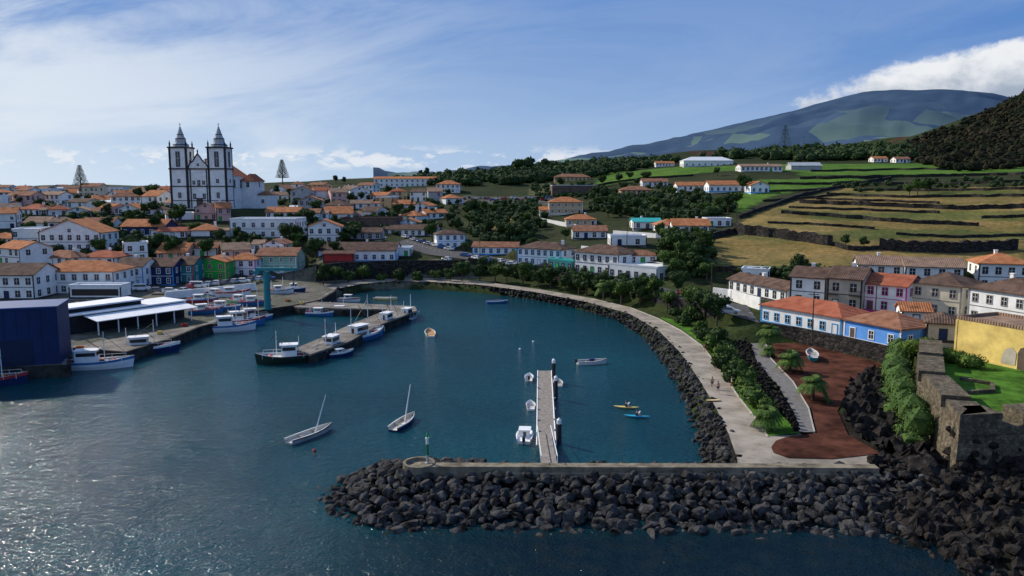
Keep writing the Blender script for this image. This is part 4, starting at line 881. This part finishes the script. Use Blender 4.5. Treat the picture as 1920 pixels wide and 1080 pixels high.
# ------------------------------------------------------------ cars
carpaint={k:M('car_paint_'+k,c,.3,.04,spec=.6) for k,c in{'white':(.75,.75,.75),'silver':(.45,.47,.5),'red':(.45,.02,.02),'black':(.02,.02,.022),'blue':(.03,.1,.3),'grey':(.15,.16,.17)}.items()}
lampm=M('headlight_glass',(.7,.7,.68),.2,.05);redl=M('tail_light',(.4,.01,.01),.3,.05)
cb={}
def carproto(k,van=False):
    if (k,van) in cb:return cb[(k,van)]
    if van:side=[(-2.2,.35),(2.2,.35),(2.25,.9),(1.7,1.15),(1.1,1.95),(-2.15,2.0),(-2.25,.9)];gl=[(-1.9,1.2),(1.45,1.2),(1.0,1.8),(-1.9,1.8)]
    else:side=[(-2.05,.3),(2.05,.3),(2.1,.7),(1.95,.82),(1.05,.95),(.45,1.4),(-1.2,1.45),(-1.95,1.0),(-2.12,.85)];gl=[(-1.55,.98),(.92,.98),(.4,1.34),(-1.15,1.37)]
    n=len(side);m=MB()
    def yy(z):return .86 if z<1 else .86-(z-1)*.28
    m.add([(x,-yy(z),z) for x,z in side]+[(x,yy(z),z) for x,z in side],[tuple(range(n))]+[tuple(range(n,2*n))[::-1]]+[(i,n+i,n+(i+1)%n,(i+1)%n) for i in range(n)])
    body=m.mesh('body',carpaint[k]);b=bmesh.new();b.from_mesh(body);bmesh.ops.bevel(b,geom=[e for e in b.edges],offset=.06,segments=1,affect='EDGES');bmesh.ops.recalc_face_normals(b,faces=b.faces);b.to_mesh(body);b.free()
    m=MB()
    for s_ in(-1,1):m.add([(x,s_*(yy(z)+.015),z) for x,z in gl],[(0,1,2,3) if s_<0 else (3,2,1,0)])
    a,b_=(side[4],side[3]) if van else (side[5],side[4])
    def q(p0,p1,t):return(p0[0]+(p1[0]-p0[0])*t+.02,p0[1]+(p1[1]-p0[1])*t+.02)
    A_,B_=q(a,b_,.12),q(a,b_,.92);m.add([(A_[0],-.66,A_[1]),(B_[0],-.74,B_[1]),(B_[0],.74,B_[1]),(A_[0],.66,A_[1])],[(0,1,2,3)])
    if not van:
        m.add([(-1.27,-.66,1.43),(-1.27,.66,1.43),(-1.96,.72,1.05),(-1.96,-.72,1.05)],[(0,1,2,3)])
    else:m.add([(-2.2,-.6,1.85),(-2.2,.6,1.85),(-2.25,.6,1.2),(-2.25,-.6,1.2)],[(0,1,2,3)])
    wn=m.mesh('windows',glass);cb[(k,van)]=(body,wn);return cb[(k,van)]
wheelm=MB().tube((0,-.1,0),(0,.1,0),.33,n=12).mesh('wheel',tyre);rimm=MB().tube((0,-.11,0),(0,.11,0),.18,n=8).mesh('rim',metal)
hl=MB().box(2.0,2.1,-.72,-.42,.6,.75).mesh('headlight',lampm);hl2=MB().box(2.0,2.1,.42,.72,.6,.75).mesh('headlight',lampm);tl=MB().box(-2.12,-2.04,-.76,-.5,.7,.88).mesh('tail_light',redl);tl2=MB().box(-2.12,-2.04,.5,.76,.7,.88).mesh('tail_light',redl)
def car(p,rz,k,label,group,van=False,far=False):
    t=thing('parked_car',p,rz,label,'car' if not van else 'van',group);b,w_=carproto(k,van);link('body',b,t);link('windows',w_,t)
    for x in(-1.3,1.3):
        for y in(-.8,.8):
            o=link('wheel',wheelm,t,(x,y,.33))
            if not far:link('rim',rimm,o)
    if not far:
        for h_ in(hl,hl2):link('headlight',h_,t)
        for h_ in(tl,tl2):link('tail_light',h_,t)
car(P(1367,588,5.75),-.25,'silver','silver car parked beside the white and blue trimmed house','cars on the bay road')
car(P(1350,580,5.9),.0,'white','white car just behind the silver car on the bay road','cars on the bay road')
car(P(1282,553,5.98),.9,'red','red car driving on the bay road','cars on the bay road')
car(P(1215,538,6.1),2.5,'white','white car on the bay road near the flat roofed building','cars on the bay road')
car(P(1120,520,6.3),2.6,'black','black car on the bay road in front of the brown roofed house','cars on the bay road')
i=0
for (x,y,k,v) in [(266,545,'white',1),(295,548,'grey',0),(320,549,'white',0),(346,548,'silver',0),(358,541,'red',0),(372,540,'white',1),(392,536,'silver',0),(407,534,'white',0),(424,533,'grey',0),(441,531,'silver',0),(457,530,'white',0),(471,528,'grey',0),(487,526,'white',0),(503,524,'blue',0)]:
    i+=1;car(P(x,y,3.4),rnd.choice([1.4,1.6,.1]) if i>3 else .2,k,'%s %s parked on the waterfront street, %s from the left'%(k,'van' if v else 'car',nth(i)),'vehicles on the waterfront street',bool(v))
i=0
for (x,y) in[(776,452),(790,456),(803,460),(816,463),(829,467),(842,470),(760,447),(873,482),(893,487),(915,492),(937,494),(960,499),(985,500),(700,447),(715,449),(1010,505),(838,490)]:
    i+=1;k=rnd.choice(['white','silver','white','grey','black','blue']);p=hit(x,y);car(p+Vector((0,0,.2)),rnd.choice([2.4,2.2,-.6]),k,'%s car parked along the road into town, number %d of the line'%(k,i),'cars parked on the road into town')
for i in range(22):
    x=872+i*7.6+rnd.uniform(-2,2);k=rnd.choice(['white','silver','white','grey','black','blue','red']);p=hit(x,374+rnd.uniform(-3,3));car(p,rnd.choice([1.5,1.6,.1]),k,'%s car in the hill car park, %s from the left'%(k,nth(i+1)),'cars in the hill car park',far=True)
# ------------------------------------------------------------ fort
t=thing('fort_bastion',(0,0,0),0,'old brown stone bastion with thick parapet and embrasures at the right edge','fort')
fo=[Vector((p.x,p.y)) for p in FTp]
def off(l,d):
    out=[]
    for i,p in enumerate(l):
        a=l[max(0,i-1)];b=l[min(len(l)-1,i+1)];v_=(b-a).normalized();out.append(p+Vector((-v_.y,v_.x))*d)
    return out
def ribbonwall(lo,li,z0,z1,name,mat,par):
    n=len(lo);m=MB();vs=[(p.x,p.y,z0) for p in lo]+[(p.x,p.y,z1) for p in lo]+[(p.x,p.y,z1) for p in li]+[(p.x,p.y,z0) for p in li];fs=[]
    for i in range(n-1):
        for k in range(4):a=k*n+i;b=((k+1)%4)*n+i;fs.append((a,a+1,b+1,b))
    fs+=[(0,n,2*n,3*n),(n-1,2*n-1,3*n-1,4*n-1)];m.add(vs,fs);return m.build(name,mat,par,fix=True)
sub=[]
for a,b in zip(fo,fo[1:]):
    k=max(1,int((b-a).length/2));sub+=[a.lerp(b,i/k) for i in range(k)]
sub.append(fo[-1]);TH=3.0;inn=off(sub,TH);out2=off(sub,-1.0)
m=MB();n=len(sub)
for i in range(n-1):
    m.add([(out2[i].x,out2[i].y,-1),(out2[i+1].x,out2[i+1].y,-1),(sub[i+1].x,sub[i+1].y,6.5),(sub[i].x,sub[i].y,6.5)],[(0,1,2,3)])
m.build('scarp_wall',fortstone,t,fix=True)
ribbonwall([Vector((p.x,p.y)) for p in off(sub,-.15)],off(sub,.1),6.5,6.75,'string_course',fortstone,t)
ribbonwall(sub,inn,6.3,7.3,'parapet_base',fortstone,t)
i=0;seg=0;i1=off(sub,.004);i2=off(sub,TH-.004)
while i<n-1:
    j=min(n-1,i+(5 if seg%2==0 else 1))
    if seg%2==0:ribbonwall(i1[i:j+1],i2[i:j+1],7.3,8.7,'parapet',fortstone,t)
    i=j;seg+=1
m=MB();cl=[(p.x,p.y) for p in inn]+[(P(2200,640,6.3).x,P(2200,640,6.3).y),(P(1900,690,6.3).x,P(1900,690,6.3).y),(P(1760,655,6.3).x,P(1760,655,6.3).y)]
m.add([(x,y,6.32) for x,y in cl],[tuple(range(len(cl)))]);o=m.build('fort_lawn',lawn)
if o.data.polygons[0].normal.z<0:o.data.flip_normals()
struct(o)
tag(wallline('lawn_kerb_wall',Ps([(1800,712),(1860,722),(1862,735),(1815,738)],6.35),.4,.5,fortstone,.3),'low stone kerb on the fort lawn','wall')
# ------------------------------------------------------------ vegetation
def icod(sub,r=1):
    b=bmesh.new();bmesh.ops.create_icosphere(b,subdivisions=sub,radius=r);v=[x.co.copy() for x in b.verts];f=[tuple(y.index for y in x.verts) for x in b.faces];b.free();return v,f
IC1=icod(1)
def leaves(m,lobes,n,sz,mi=0,rr=rnd):
    for _ in range(n):
        c,r=rr.choice(lobes);d=Vector((rr.gauss(0,1),rr.gauss(0,1),rr.gauss(0,1)));d.normalize()
        p=c+Vector((d.x*r.x,d.y*r.y,d.z*r.z))*rr.uniform(.72,1.08)
        a=(d+Vector((rr.uniform(-1,1),rr.uniform(-1,1),rr.uniform(-1,1)))*.9).normalized();u=a.orthogonal().normalized();w_=a.cross(u);s=sz*rr.uniform(.6,1.3)
        th=rr.uniform(0,6.3);u2=u*math.cos(th)+w_*math.sin(th);w2=a.cross(u2)
        m.add([p-u2*s,p-w2*s*.6,p+u2*s,p+w2*s*.6],[(0,1,2,3)],mi if rr.random()<.7 else 1)
def core(m,lobes,k=.8):
    for c,r in lobes:
        v,f=IC1;m.add([c+Vector((a.x*r.x,a.y*r.y,a.z*r.z))*k*(1+.2*noise.noise(a*2+c)) for a in v],f,0)
def mkcrown(seed,nl,spread,hgt,r0,n,sz,mats,z0=0):
    rr=random.Random(seed);lobes=[]
    for i in range(nl):
        a=rr.uniform(0,6.3);d=rr.uniform(0,spread);r=r0*rr.uniform(.6,1.05);lobes.append((Vector((math.cos(a)*d,math.sin(a)*d,z0+rr.uniform(0,hgt))),Vector((r,r,r*rr.uniform(.7,.95)))))
    m=MB();core(m,lobes,.78);leaves(m,lobes,n,sz,0,rr);return m.mesh('crown',mats)
trunkm=MB();trunkm.tube((0,0,-.5),(.1,0,2.2),.22,.14,7);trunkm.tube((.1,0,2),(.9,.3,3.4),.1,.05,5);trunkm.tube((.1,0,2),(-.7,-.4,3.5),.1,.05,5);trunkm=trunkm.mesh('trunk',bark)
crowns=[mkcrown(s,9,1.8,2.2,1.35,1000,.24,mt_,2.6) for s,mt_ in((1,[leafA,leafB]),(2,[leafB,leafA]),(3,[leafB,leafC]),(4,[leafA,leafB]))]
shr=[mkcrown(s,6,.75,.6,.75,550,.16,mt_,.55) for s,mt_ in((5,[leafB,leafC]),(6,[leafA,leafB]),(7,[leafB,leafC]))]
def tree(p,s,label,group,i=None,cat='tree'):
    t=thing('tree',p,rnd.uniform(0,6.3),label,cat,group);t.scale=(s,s,s*rnd.uniform(.85,1.15));link('crown',crowns[i if i is not None else rnd.randrange(4)],t);link('trunk',trunkm,t);return t
stem=MB().tube((0,0,-.2),(0,0,.7),.07,.04,5).mesh('stem',bark)
def shrub(p,s,label,group,i=None):
    t=thing('shrub',p,rnd.uniform(0,6.3),label,'shrub',group);t.scale=(s,s,s*rnd.uniform(.85,1.2));link('foliage',shr[i if i is not None else rnd.randrange(3)],t);link('stem',stem,t)
i=0
for (x,y,s) in[(1240,575,1.8),(1265,590,1.6),(1290,598,1.9),(1300,600,2.2),(1310,618,1.7),(1322,636,1.8),(1333,655,1.7),(1345,640,1.9),(1347,675,1.9),(1362,690,2),(1366,668,1.6),(1372,705,1.7),(1384,718,1.9),(1395,722,1.6),(1400,740,1.8),(1412,752,1.5),(1420,762,1.7),(1280,606,1.7),(1356,657,1.8),(1388,700,1.8),(1432,772,1.3)]:
    i+=1;shrub(P(x,y+4,2.3),s,'rounded green shrub in the promenade garden bed, %s counting from the far end'%nth(i),'shrubs in the promenade garden bed')
i=0
for (x,y,s) in[(1343,612,1.1),(1320,600,1.0),(1292,592,1.15),(1270,580,1.0),(1250,582,1.05),(1225,572,1.1),(1200,568,1.1),(1165,564,1.25),(1145,556,.9),(1130,552,1.05),(1100,548,1.25),(1085,546,.9),(1060,541,.9),(1032,536,1.25),(1010,533,.9),(980,529,1.25),(950,526,.9),(928,524,1.25),(900,521,1.1),(866,520,1.25),(845,520,.9),(815,518,.9),(780,519,.9),(750,519,1.05),(715,519,.8),(680,520,1.15),(652,524,.9),(630,524,.9),(606,526,1.15)]:
    i+=1;q=P(x,y+3,2.8);q.z=gz(q.x,q.y);tree(q,s*1.05,'bushy tree behind the curved promenade, %s counting from the right'%nth(i),'trees behind the promenade')
def palmmesh(seed,n=44,L=1.9,mat=leafB):
    rr=random.Random(seed);m=MB()
    for k in range(n):
        a=2*pi*k/n*2.3+rr.uniform(-.1,.1);el=-.3+1.6*k/n;d=Vector((math.cos(a),math.sin(a),0));q=Vector((-d.y,d.x,0));pp=[];l=L*rr.uniform(.85,1.1)
        for j in range(7):
            u=j/6;pp.append(d*(l*u*math.cos(el)*(1-.1*u))+Vector((0,0,l*(math.sin(el)*u-.7*u*u))))
        for j in range(6):
            for s_ in(-1,1):
                for e in(0,.33,.66):
                    b=pp[j].lerp(pp[j+1],e);w_=.5*math.sin(pi*(.12+.8*(j+e)/6.5));c=b+q*s_*w_+(pp[j+1]-pp[j])*.6-Vector((0,0,.12));m.add([b,b+(pp[j+1]-pp[j])*.4,c],[(0,1,2)],0 if rr.random()<.75 else 1)
    return m.mesh('crown',[mat,leafC])
pc=[palmmesh(1),palmmesh(2)]
def palm(p,h,s,label):
    t=thing('palm_tree',p,rnd.uniform(0,6),label,'palm tree');o=link('crown',rnd.choice(pc),t,(0,0,h));o.scale=(s,)*3
    m=MB();m.lathe([(.3,-.3),(.24,.3),(.2,h*.7),(.28,h*.92),(.14,h+.1)],9);m.build('trunk',bark,t)
palm(P(1442,655,2.4),3.8,1.5,'palm tree in front of the white and blue trimmed house');palm(P(1481,696,2.4),2.6,1.4,'palm tree left of the teal rowing boat on cinder ground');palm(P(1524,748,2.4),2.6,1.4,'palm tree nearest the lava rocks');palm(P(1437,803,2.4),2.2,1.2,'small palm tree at the near end of the garden bed');palm(P(1132,560,2.8),4.2,1.5,'palm tree behind the middle of the promenade');palm(P(1408,745,2.4),1.6,1.1,'low palm tree in the garden bed near the walkers')
palm(P(1440,668,2.4),1.4,.9,'short palm tree below the tallest palm')
def norfolk(p,h,label):
    t=thing('norfolk_pine',p,0,label,'pine tree');MB().tube((0,0,-1),(0,0,h),.35,.05,7).build('trunk',bark,t);m=MB();k=0;z=h*.2
    while z<h:
        r=(h-z)*.33+.4;nb=7
        for i in range(nb):
            a=2*pi*i/nb+k;d=Vector((math.cos(a),math.sin(a),0));q=Vector((-d.y,d.x,0))
            for e in range(6):
                b=d*(r*(e+.5)/6)+Vector((0,0,z+.12*r*(e/6)**2))
                m.add([b-q*.35-Vector((0,0,.25)),b+d*.6,b+q*.35-Vector((0,0,.1)),b+Vector((0,0,.3))],[(0,1,2,3)],0)
        z+=h*.05;k+=.7
    m.build('crown',[leafA],t)
norfolk(Q(152,356,420),13.5,'tall tiered norfolk pine on the skyline at far left');norfolk(Q(530,342,440),13,'tiered norfolk pine right of the church');norfolk(Q(1471,283,800),27,'lone tiered pine on the hill skyline')
tl_=[(340,425,1.5),(322,420,1.1),(285,375,1.8),(262,375,1.4),(300,374,1.4),(447,452,1.1),(205,402,1.),(560,425,1.),(580,420,1.1),(545,420,.9),(665,455,1.),(650,452,.9),(232,480,1.2),(300,470,1.),(330,478,1.1),(360,470,.9),(275,482,.9),(245,470,.9),(410,458,.9),(365,440,.9),
(890,402,1.3),(905,398,1.2),(925,402,1.1),(945,396,1.),(960,405,1.1),(880,425,1.2),(895,432,1.1),(915,440,1.2),(938,445,1.2),(955,452,1.1),(975,450,.9),(990,440,1.),(985,420,1.1),(1000,410,.9),(1010,430,.9),(860,435,1.),(1120,370,1.2),(1135,375,1.3),(1150,388,1.),(1160,402,1.2),(1140,408,1.2),(1175,410,1.1),(1120,392,1.1),(1195,395,1.),(1225,392,1.1),(1250,400,1.2),(1270,398,1.),(1300,392,1.1),(1320,400,1.),(1365,400,1.4),(1345,395,1.1),(1392,362,1.5),(1210,345,1.3),
(1250,460,1.2),(1265,465,1.3),(1280,475,1.3),(1295,482,1.2),(1310,490,1.3),(1250,482,1.3),(1268,492,1.4),(1285,505,1.4),(1300,515,1.3),(1250,505,1.2),(1320,475,1.1),(1325,525,1.),(1240,450,1.),(1305,455,1.),(1270,522,1.1),(1495,520,1.),(1510,512,.8),(1720,365,1.2),(1705,370,1.1),(1740,362,1.),(1585,463,.7),(1620,466,.7),(1380,390,1.3),(1060,452,.8),(1000,470,.8),(870,470,.7),(640,480,.6),(590,478,.7),
(60,440,1.),(130,432,.9),(20,480,.8),(215,455,1.1),(380,505,.7),(560,455,.9),(770,405,1.),(740,415,.9),(630,345,1.4),(645,345,1.3),(790,330,1.6),(800,332,1.8),(1290,382,1.2),(1345,330,1.),(1180,340,1.1),(1160,345,1.2),(1260,372,1.1),(1050,350,1.1),(1130,350,1.2)]
rt_=random.Random(5)
for k in range(70):
    x=rt_.uniform(0,860);y=rt_.uniform(366,486)
    if 325<x<505 and y<420:continue
    tl_.append((x,y,rt_.uniform(.7,1.25)))
for i,(x,y,s) in enumerate(sorted(tl_)):
    q=hit(x,y);d_='large' if s>1.25 else('small' if s<.95 else 'medium')
    wh_='among houses left of church' if x<320 else 'on slope below church' if x<860 else 'on wooded slope' if x<1235 else 'beside terraced fields'
    tree(q,s,'%s dark green tree %s, %s from left of town trees'%(d_,wh_,nth(i+1)),'trees scattered through the town',rnd.choice([0,3,1,0,2]))
def forest(name,regions,label,mats=None):
    m=MB()
    for (poly2,n,smin,smax) in regions:
        xs_=[a for a,b in poly2];ys_=[b for a,b in poly2];pv=[Vector((a,b,0)) for a,b in poly2];c=0;tr=0
        while c<n and tr<n*8:
            tr+=1;x=rnd.uniform(min(xs_),max(xs_));y=rnd.uniform(min(ys_),max(ys_))
            if not inpoly(x,y,pv):continue
            q=hit(x,y)
            if q.y>2500:continue
            c+=1;s=rnd.uniform(smin,smax)*(1 if q.y<500 else 1.25)
            r=Vector((s*rnd.uniform(.8,1.3),s,s*rnd.uniform(.6,1.1)));ctr=q+Vector((0,0,s*.6));lb=[(ctr,r),(ctr+Vector((rnd.uniform(-1,1)*s*.7,0,s*.3)),r*.6)];core(m,lb,.85);leaves(m,lb,24,s*.28)
    stuff(m.build(name,mats or [leafA,leafB]),label,'trees')
forest('skyline_woodland',[([(830,332),(1000,310),(1270,302),(1270,306),(1130,330),(1000,345),(880,350),(700,345)],520,2.5,5),([(1280,300),(1500,284),(1700,280),(1720,300),(1500,303),(1400,298)],300,3,6)],'distant band of dark woodland along the skyline')
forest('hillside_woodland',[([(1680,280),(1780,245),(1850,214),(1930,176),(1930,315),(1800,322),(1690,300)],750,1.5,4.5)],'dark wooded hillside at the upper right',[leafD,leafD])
forest('slope_scrub',[([(870,385),(1010,380),(1030,420),(1000,460),(880,455)],190,1.2,2.6),([(1100,365),(1330,372),(1380,395),(1250,425),(1110,395)],180,1.2,2.6),([(1240,445),(1330,448),(1335,520),(1250,525)],130,1.2,2.4),([(900,490),(1230,525),(1240,570),(1000,530),(880,512)],170,.8,1.7),([(0,372),(320,372),(320,480),(200,490),(0,470)],260,1.,2.4),([(500,365),(860,365),(860,430),(600,455),(440,460)],260,1.,2.4),([(1000,345),(1260,340),(1330,372),(1000,378)],110,1,2.2),([(1560,350),(1925,330),(1925,350),(1600,362)],60,1,2),([(1000,352),(1140,356),(1140,372),(1000,372)],60,1.,2.),([(1340,505),(1500,510),(1925,508),(1925,530),(1500,530)],110,.9,1.8)],'low scrub and bushes filling the ground between houses and fields')
m=MB();lb=[]
a=resample(Ps([(1692,640),(1684,700),(1698,745),(1730,790)],5.0),13)
for i,p in enumerate(a):
    lb.append((p+Vector((-.4+rnd.uniform(-.5,.5),-.5,rnd.uniform(-.3,.5))),Vector((2.2,2.2,2.5))*rnd.uniform(.8,1.1)));lb.append((p+Vector((-1.6,-1.2,-2.2)),Vector((1.9,1.8,1.9))*rnd.uniform(.7,1.15)))
core(m,lb,.88);leaves(m,lb,9000,.15);tag(m.build('creeper',[leafB,leafC]),'thick bright green creeper spilling over the left side of the fort','hedge')
m=MB();lb=[(P(x,y,7.2),Vector((2.4,1.6,1.3))*rnd.uniform(.8,1.1)) for x,y in[(1715,650),(1745,658),(1770,664),(1795,670),(1822,678),(1735,645)]];core(m,lb,.88);leaves(m,lb,3800,.15);tag(m.build('hedge',[leafC,leafB]),'bright green bush between the fort lawn and the yellow building','hedge')
def twall(l,h,lab,w_=1.0):
    pp=[]
    for (a,b),(c,d) in zip(l,l[1:]):
        k=max(2,int(abs(c-a)/7));pp+=[hit(a+(c-a)*i/k,b+(d-b)*i/k+noise.noise(Vector((a+(c-a)*i/k,b,0))*.03)*1.5) for i in range(k)]
    pp.append(hit(*l[-1]));tag(wallline('stone_wall',pp,h,w_,stonewall,1.0,jit=.3),lab,'stone wall','dry stone walls of the terraced fields')
twall([(1378,437),(1450,445),(1560,460)],3.0,'tall black stone wall at the left foot of the golden terraces',w_=1.5)
twall([(1648,468),(1780,474),(1905,468)],3.2,'tall black stone wall crossing the right of the golden field',w_=1.5)
twall([(1560,460),(1600,470),(1648,468)],1.2,'low broken stone wall linking the two tall black walls')
twall([(1465,400),(1580,408),(1700,418),(1835,424)],1.3,'long thin stone wall across the middle of the golden field')
twall([(1480,390),(1620,395),(1760,400)],.9,'thin stone wall just above the middle field wall')
twall([(1500,381),(1620,386),(1800,393),(1925,390)],1.6,'long dark stone wall across the upper golden field')
twall([(1530,374),(1650,378),(1760,382)],.9,'short thin stone wall above the upper golden field')
twall([(1440,418),(1560,424),(1640,430)],.8,'faint low stone ridge in the left of the golden field')
twall([(1680,440),(1800,446),(1925,442)],.8,'faint low stone ridge in the right of the golden field')
twall([(1840,410),(1925,406)],1.0,'short stone wall at the right edge of the golden field')
twall([(1550,365),(1700,371),(1925,368)],1.1,'stone wall below the olive terrace')
twall([(1600,357),(1760,358),(1925,355)],1.0,'stone wall above the olive terrace')
twall([(1385,410),(1440,390),(1510,366),(1610,346),(1670,336)],1.5,'stone wall climbing diagonally beside the bright green field')
twall([(1430,378),(1520,372),(1570,366)],.9,'short stone wall inside the bright green field')
twall([(1440,360),(1530,356),(1600,350)],.9,'second short stone wall inside the bright green field')
twall([(1640,346),(1780,345),(1925,342)],1.1,'stone wall midway up the right terraces')
twall([(1500,336),(1700,332),(1920,328)],1.4,'stone wall along the foot of the far green fields')
twall([(1440,346),(1560,345),(1640,340)],1.0,'stone wall dividing the bright green field')
twall([(1520,322),(1700,318),(1800,318)],1.1,'uppermost stone wall under the dark hillside')
twall([(1100,352),(1200,336),(1300,330)],1.2,'stone wall in the middle distance green field')
twall([(1335,508),(1480,514),(1700,514),(1850,512)],1.5,'stone wall at the foot of the fields behind the street houses')
twall([(1320,450),(1378,437)],2.0,'short stone wall beside the white hillside houses')
for i,l in enumerate([[(70,452),(150,476),(215,478)],[(380,462),(470,470),(540,462)],[(560,440),(640,446)],[(1090,470),(1150,476),(1210,482)],[(1010,415),(1080,428)],[(1150,440),(1230,446),(1330,446)]]):
    tag(wallline('garden_wall',[hit(*p) for p in l],1.6,.3,W['white'],2),['white garden wall below the big gabled house','white garden wall under the large white building','white garden wall above the restaurant','white yard wall behind the roadside houses','white wall beneath the ochre villa','long white wall below the hillside houses'][i],'wall')
def pole(p,h,label):
    t=thing('utility_pole',p,rnd.uniform(-.4,.4),label,'utility pole');MB().tube((0,0,-.3),(0,0,h),.14,.09,7).build('post',bark,t);MB().box(-.9,.9,-.05,.05,h-.6,h-.48).build('crossarm',bark,t)
pole(P(1333,560,6),8.5,'wooden utility pole at the bend of the bay road');pole(P(1522,640,4.6),9,'wooden utility pole in front of the white and blue trimmed house');pole(P(1640,600,6.6),8,'wooden utility pole beside the magenta trimmed house')
pole(P(900,488,7),8,'utility pole near the small roadside cafe');pole(P(560,520,3.4),8,'utility pole behind the crane');pole(hit(1505,305),22,'tall mast on the hill skyline');pole(P(440,520,3.4),8.5,'utility pole at the waterfront street');pole(hit(1175,475),9,'utility pole above the white flat roofed building');pole(hit(1380,420),8,'utility pole beside the golden field')
for i,(x,y) in enumerate([(589,846),(1000,641),(975,655)]):
    tag(MB().lathe([(.05,-.25),(.22,-.1),(.26,.05),(.15,.22),(.03,.28)],10).build('buoy',W['red'] if i==0 else whitep,smooth=True),'small %s mooring buoy, %s'%('red' if i==0 else 'white',['beside the slender whaleboat','behind the pontoon, right of two','behind the pontoon, left of two'][i]),'buoy').location=P(x,y,0)
# ------------------------------------------------------------ world
w=bpy.data.worlds.new("World");S.world=w;w.use_nodes=True;N=w.node_tree;LK=N.links.new
AZ=math.radians(-52);EL=math.radians(33)
sky=N.nodes.new('ShaderNodeTexSky');sky.sky_type='NISHITA';sky.sun_disc=False;sky.sun_elevation=EL;sky.sun_rotation=AZ;sky.dust_density=.3;sky.ozone_density=2;sky.air_density=1
bg=N.nodes['Background'];bg.inputs[1].default_value=.085
def mth(op,a,b=None,clamp=False):
    n=N.nodes.new('ShaderNodeMath');n.operation=op;n.use_clamp=clamp
    for i,x in enumerate((a,b)):
        if x is None:continue
        if isinstance(x,(int,float)):n.inputs[i].default_value=x
        else:LK(x,n.inputs[i])
    return n.outputs[0]
tc=N.nodes.new('ShaderNodeTexCoord');sx=N.nodes.new('ShaderNodeSeparateXYZ');LK(tc.outputs['Generated'],sx.inputs[0])
yv=mth('MAXIMUM',sx.outputs[1],.08);a_=mth('DIVIDE',sx.outputs[0],yv);e_=mth('DIVIDE',sx.outputs[2],yv)
def nz(sa,se,scale,det=6,rough=.6,seed=0,dist=0,sk=0):
    c=N.nodes.new('ShaderNodeCombineXYZ');LK(mth('MULTIPLY',a_,sa),c.inputs[0]);LK(mth('MULTIPLY',mth('ADD',e_,mth('MULTIPLY',a_,sk)),se),c.inputs[1]);c.inputs[2].default_value=seed
    n=N.nodes.new('ShaderNodeTexNoise');n.inputs['Scale'].default_value=scale;n.inputs['Detail'].default_value=det;n.inputs['Roughness'].default_value=rough;n.inputs['Distortion'].default_value=dist;LK(c.outputs[0],n.inputs['Vector']);return n.outputs[0]
def sm(x,lo,hi,o0=0,o1=1):
    n=N.nodes.new('ShaderNodeMapRange');n.interpolation_type='SMOOTHSTEP';n.inputs[1].default_value=lo;n.inputs[2].default_value=hi;n.inputs[3].default_value=o0;n.inputs[4].default_value=o1;LK(x,n.inputs[0]);return n.outputs[0]
def mix(f,a,b):
    n=N.nodes.new('ShaderNodeMix');n.data_type='RGBA'
    if isinstance(f,float):n.inputs[0].default_value=f
    else:LK(f,n.inputs[0])
    LK(a,n.inputs[6])
    if isinstance(b,tuple):n.inputs[7].default_value=(*b,1)
    else:LK(b,n.inputs[7])
    return n.outputs[2]
K=1/.085
c=mix(.88,sky.outputs[0],(.085*K,.235*K,.6*K))
hz=sm(e_,-.03,.26,1,0);left=sm(a_,-.7,.65,1,.36)
c=mix(mth('MULTIPLY',hz,mth('MULTIPLY',left,.94)),c,(.6*K,.75*K,.9*K))
glow=mth('MULTIPLY',sm(a_,-.95,-.3,1,0),sm(e_,0,.2,.75,.1))
c=mix(glow,c,(.82*K,.87*K,.92*K))
cir=mth('MULTIPLY',sm(nz(1.0,4.6,1.7,9,.62,3,.7,-.12),.38,.66),mth('MULTIPLY',sm(a_,-.68,.12,1,.14),.9))
c=mix(cir,c,(.74*K,.81*K,.9*K))
low=mth('MULTIPLY',sm(nz(5,12,4.5,7,.6,9),.47,.58),mth('MULTIPLY',sm(e_,.018,.03),sm(e_,.036,.056,1,0)))
low=mth('MULTIPLY',low,sm(a_,.28,.05,0,1))
c=mix(mth('MULTIPLY',low,.8),c,(.84*K,.86*K,.9*K))
da=mth('DIVIDE',mth('SUBTRACT',a_,.59),.235);ec=mth('ADD',mth('MULTIPLY',mth('SUBTRACT',a_,.5),.17),.122);de=mth('DIVIDE',mth('SUBTRACT',e_,ec),.041)
bl=mth('SUBTRACT',1,mth('ADD',mth('MULTIPLY',da,da),mth('MULTIPLY',de,de)));bl=mth('ADD',bl,mth('MULTIPLY',mth('SUBTRACT',nz(1,1.5,20,9,.62,1),.5),1.8))
cl=sm(bl,0,.55)
nn=nz(1,1.4,26,8,.6,4)
shd=sm(mth('ADD',de,mth('MULTIPLY',mth('SUBTRACT',nn,.5),2.2)),-.8,.7);cc=N.nodes.new('ShaderNodeMix');cc.data_type='RGBA';LK(shd,cc.inputs[0]);cc.inputs[6].default_value=(.36*K,.43*K,.54*K,1);cc.inputs[7].default_value=(.85*K,.87*K,.9*K,1)
c=mix(cl,c,cc.outputs[2]);LK(c,bg.inputs[0])
L=bpy.data.lights.new('sun','SUN');L.energy=5.0;L.angle=.009;L.color=(1,.91,.78);lo=bpy.data.objects.new('sun',L);COL.objects.link(lo)
lo.rotation_euler=Vector((math.sin(AZ)*math.cos(EL),math.cos(AZ)*math.cos(EL),math.sin(EL))).to_track_quat('Z','Y').to_euler()
c=bpy.data.cameras.new('camera');co=bpy.data.objects.new('camera',c);COL.objects.link(co)
co.location=(0,0,CH);co.rotation_euler=(pi/2-PT,0,0);c.lens=F/1920*36;c.clip_end=40000;S.camera=co
S.view_settings.view_transform='Standard';S.view_settings.look='None'
print('objects',len(bpy.data.objects))
